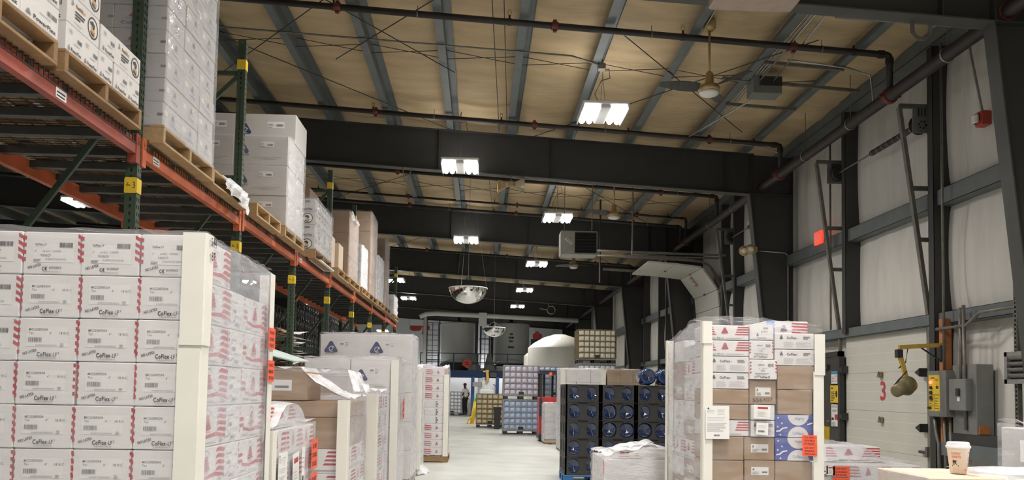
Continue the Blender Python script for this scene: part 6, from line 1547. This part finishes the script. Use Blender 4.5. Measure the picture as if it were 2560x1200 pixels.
o = put('red_device', MB().cbox(0, -.1, 0, .55, .1, .32, 'ink_scarlet', .06).cbox(.17, -.12, .1, .38, .12, .45, 'ink_scarlet', .04).fix('red_device'), None, (3.2, 51, 4.6)); tag(o, 'red valve device fixed high on the white back wall, right of the tanks', 'valve')
MB().box(3.1, 51.2, 3.6, 3.9, 51.3, 4.6, 'rail_blue').build('bracket', o, (-3.2, -51, -4.6))
p = PR(); p.poly([(0, .05), (.12, -.08), (.55, -.08), (.75, .0), (.8, .28), (0, .28)], 'alarm_red', 1); p.poly([(.8, .28), (.86, 0), (.78, -.3), (1.22, -.3), (1.14, 0), (1.32, .04), (1.32, .28)], 'alarm_red', 1); p.rect(.08, .12, .26, .2, 'ink_red', 2); p.rect(.46, .1, .58, .18, 'ink_red', 2)
o = put('red_banner', p.mesh('red_banner'), None, (-4.75, 56.936, 5.42)); tag(o, 'red painted emblem high on the back wall past the end of the rack', 'sign')
p = PR(); p.disc(0, 0, .22, 'sign_green', 1); p.rect(-.3, .08, 0, .2, 'sign_green', 1); o = put('green_sign', p.mesh('green_sign'), None, (-1.3, 56.85, 1.83)); tag(o, 'round green sign on the back wall beside the person', 'sign')
MB().box(-3.4, 56.2, 0, -.1, 56.5, 2.7, 'wall_grey').build('trim_1', None, (0, .3, 0), kind='structure')
MB().box(1.2, 56.0, 0, 3.6, 56.3, 2.3, 'wall_white').build('trim_2', None, (0, .5, 0), kind='structure')
t = thing('filling_stand', 'grey filling stand with blue columns and orange arm behind the tan tote', 'machine', (.35, 45.0, 0))
MB().cbox(-.35, 0, 0, .45, .6, 1.45, 'tank_grey', .03).build('cabinet', t)
v = []; b = MB(); b.prism([(-.3, 1.45), (.4, 1.45), (.22, 1.95), (-.15, 1.95)], .05, .5, 'tank_grey'); b.build('hopper', t)
for x in (-.70, .62): MB().cbox(x-.09, .1, 0, x+.09, .3, 2.12, 'platform_blue', .01).build('column_post', t)
MB().bar((.10, 0, 1.9), (.06, 0, 2.5), .14, .1, 'arm_yellow').bar((-.15, 0, 2.42), (.15, 0, 2.45), .12, .08, 'arm_yellow').build('arm', t); MB().tube([(.4, -.05, 1.75), (.6, -.1, 1.6), (.62, -.1, 1.2), (.5, -.05, .9)], .02, 'wire', 8).build('hose', t)
MB().cbox(-.72, -.1, 1.6, -.2, .1, 1.85, 'galv', .02).build('scale_head', t)
MB().lathe([(.10, 0), (.10, .14), (.06, .17)], 'dome_glass', 14, (-.1, .2, 1.95)).build('cap', t)
o = MB().cbox(0, 0, 0, .42, .4, .28, 'galv_dull', .02).build('beam_box', None, (.62, 49.72, 2.2)); tag(o, 'grey box fixed on the blue platform beam', 'box')
carton(None, -.62, 50.1, 0, .5, .5, .66, 'carton_tan', label='tan cardboard carton standing on the floor right of the person', cat='box')
o = MB().cbox(0, 0, 0, .42, .3, .26, 'paper', .01).build('paper_stack', None, (-.58, 50.15, .665)); tag(o, 'white paper stack on the tan carton near the person', 'paper')
t = thing('hose_coil', 'coil of pale hose hanging under the far rafters at right', 'hose', (3.38, 40.0, 5.32))
MB().tube([(.19*math.cos(R(a)), .01*a/90, .19*math.sin(R(a))) for a in range(0, 1081, 24)], .018, 'galv', 6).build('coil', t, smooth=True); MB().tube([(-.1, 0, .15), (-.25, 0, .5), (-.1, 0, .75), (-.1, 0, zt(3.4)-5.32)], .016, 'galv', 6).tube([(-.55, 0, .06), (-.19, 0, .0)], .018, 'galv', 6).build('hose_end', t)
strut((2.9, 21.0, 5.0), (6.2, 21.0, 4.95), 'horizontal metal channel above the open door 5 tracks')
o = MB().tube([(3.72, 20.5, 6.66), (3.72, 20.5, 4.85)], .02, 'galv_dull', 8).build('hanger_rod'); tag(o, 'vertical hanger rod right of the louvred heater', 'rod')
o = MB().tube([(3.2, 22.5, 6.68), (3.2, 22.5, 4.4)], .025, 'pipe_black', 8).build('hanger_rod'); tag(o, 'dark vertical pipe hanging between the heater and open door 5', 'rod')
# ------------------------------------------------------------------ the standing person
def skin(name, V, E, Rd, m, parent, sub=2, root=0, loc=(0, 0, 0)):
    me = bpy.data.meshes.new(name); me.from_pydata(V, E, []); o = bpy.data.objects.new(name, me); COL.objects.link(o)
    md = o.modifiers.new('skin', 'SKIN'); md.use_smooth_shade = True
    for i, r_ in enumerate(Rd):
        sv = me.skin_vertices[0].data[i]; sv.radius = r_ if isinstance(r_, tuple) else (r_, r_); sv.use_root = (i == root)
    s_ = o.modifiers.new('sub', 'SUBSURF'); s_.levels = s_.render_levels = sub
    dg = bpy.context.evaluated_depsgraph_get(); dg.update()
    nm = bpy.data.meshes.new_from_object(o.evaluated_get(dg)); bpy.data.objects.remove(o); bpy.data.meshes.remove(me)
    nm.materials.clear(); nm.materials.append(MATS[m]); nm.polygons.foreach_set('use_smooth', [True]*len(nm.polygons))
    return put(name, nm, parent, loc)
per = thing('person', 'person in a white t-shirt, black trousers and dark cap, standing turned away near a tote', 'person', (-.80, 48.1, 0), R(-128))
# facing local -y; right side is local -x
V = [(0, 0, .96), (0, .01, 1.12), (0, .02, 1.30), (0, .02, 1.44), (0, .0, 1.54), (0, -.015, 1.62), (0, -.02, 1.72),
     (.17, .02, 1.43), (.235, .06, 1.17), (.19, -.16, 1.05), (.17, -.22, 1.03),
     (-.17, .02, 1.43), (-.26, .09, 1.17), (-.15, .05, .98), (-.13, .02, .94),
     (.09, 0, .90), (.105, -.01, .50), (.11, .03, .09), (.115, -.09, .04), (-.09, 0, .90), (-.11, -.02, .50), (-.12, .04, .09), (-.13, -.08, .04)]
E_ = [(0, 1), (1, 2), (2, 3), (3, 4), (4, 5), (5, 6), (3, 7), (7, 8), (8, 9), (9, 10), (3, 11), (11, 12), (12, 13), (13, 14), (0, 15), (15, 16), (16, 17), (17, 18), (0, 19), (19, 20), (20, 21), (21, 22)]
Rd = [(.14, .105), (.13, .10), (.15, .11), (.10, .08), .055, (.072, .088), (.066, .082), .062, .045, .034, .030, .062, .045, .034, .030, .085, .058, .042, .035, .085, .058, .042, .035]
body = skin('body', V, E_, Rd, 'skin', per)
for (hx, hy, hz, s) in ((.17, -.22, 1.03, 1), (-.13, .02, .94, -1)):
    fv, fe, fr = [(hx, hy, hz), (hx-.012*s, hy-.055, hz-.008)], [(0, 1)], [(.030, .018), (.036, .016)]
    for k in range(4):
        a = (k-1.5)*.019; L = (.062, .074, .070, .054)[k]; n = len(fv)
        fv += [(hx-.012*s+a, hy-.075, hz-.010), (hx-.012*s+a*1.15, hy-.075-L*.55, hz-.020), (hx-.012*s+a*1.2, hy-.075-L*.9, hz-.042)]; fe += [(1, n), (n, n+1), (n+1, n+2)]; fr += [.0095, .0088, .0078]
    n = len(fv); fv += [(hx-.040*s, hy-.030, hz-.005), (hx-.058*s, hy-.062, hz-.014)]; fe += [(0, n), (n, n+1)]; fr += [.012, .009]
    skin('hand', fv, fe, fr, 'skin', per, 1)
b = MB(); b.lathe([(.010, -.016), (.018, 0), (.010, .016)], 'skin', 10, (0, -.108, 1.645)); b.build('nose', per, smooth=True)
for s in (-1, 1):
    MB().lathe([(.004, -.012), (.011, 0), (.004, .012)], 'paper', 10, (.030*s, -.094, 1.672), 'x').lathe([(.005, -.006), (.006, 0), (.005, .006)], 'ink', 8, (.030*s, -.103, 1.672), 'y').build('eye', per)
    MB().lathe([(.012, -.012), (.026, 0), (.012, .010)], 'skin', 12, (.076*s, .0, 1.655), 'x').build('ear', per)
MB().box(-.024, -.101, 1.603, .024, -.092, 1.611, 'alarm_red').build('mouth', per)
MB().lathe([(.088, 1.69), (.096, 1.72), (.090, 1.765), (.062, 1.80), (.001, 1.812)], 'cap_dark', 28, (0, -.012, 0)).prism([(-.075, -.08), (-.06, -.165), (0, -.19), (.06, -.165), (.075, -.08)], 1.70, 1.712, 'cap_dark', axis='z').build('cap', per, smooth=False)
MB().lathe([(.075, 1.60), (.088, 1.64), (.090, 1.70)], 'cap_dark', 24, (0, .004, 0), cap=False).build('hair', per, smooth=True) if False else None
Vs = [(0, 0, .94), (0, .01, 1.12), (0, .02, 1.30), (0, .02, 1.43), (0, .015, 1.485), (.17, .02, 1.425), (.215, .045, 1.25), (-.17, .02, 1.425), (-.23, .065, 1.25)]
skin('shirt', Vs, [(0, 1), (1, 2), (2, 3), (3, 4), (3, 5), (5, 6), (3, 7), (7, 8)], [(.165, .125), (.155, .12), (.172, .13), (.125, .10), (.075, .07), .078, .070, .078, .070], 'shirt', per)
Vp = [(0, 0, .97), (.09, 0, .88), (.105, -.01, .50), (.11, .03, .07), (-.09, 0, .88), (-.11, -.02, .50), (-.12, .04, .07)]
skin('trousers', Vp, [(0, 1), (1, 2), (2, 3), (0, 4), (4, 5), (5, 6)], [(.155, .12), .105, .080, .070, .105, .080, .070], 'trousers', per)
for (x, y) in ((.115, -.03), (-.128, -.02)): skin('shoe', [(x, y+.09, .045), (x, y-.02, .05), (x, y-.15, .035)], [(0, 1), (1, 2)], [(.042, .045), (.046, .048), (.042, .032)], 'black_plastic', per, 2)
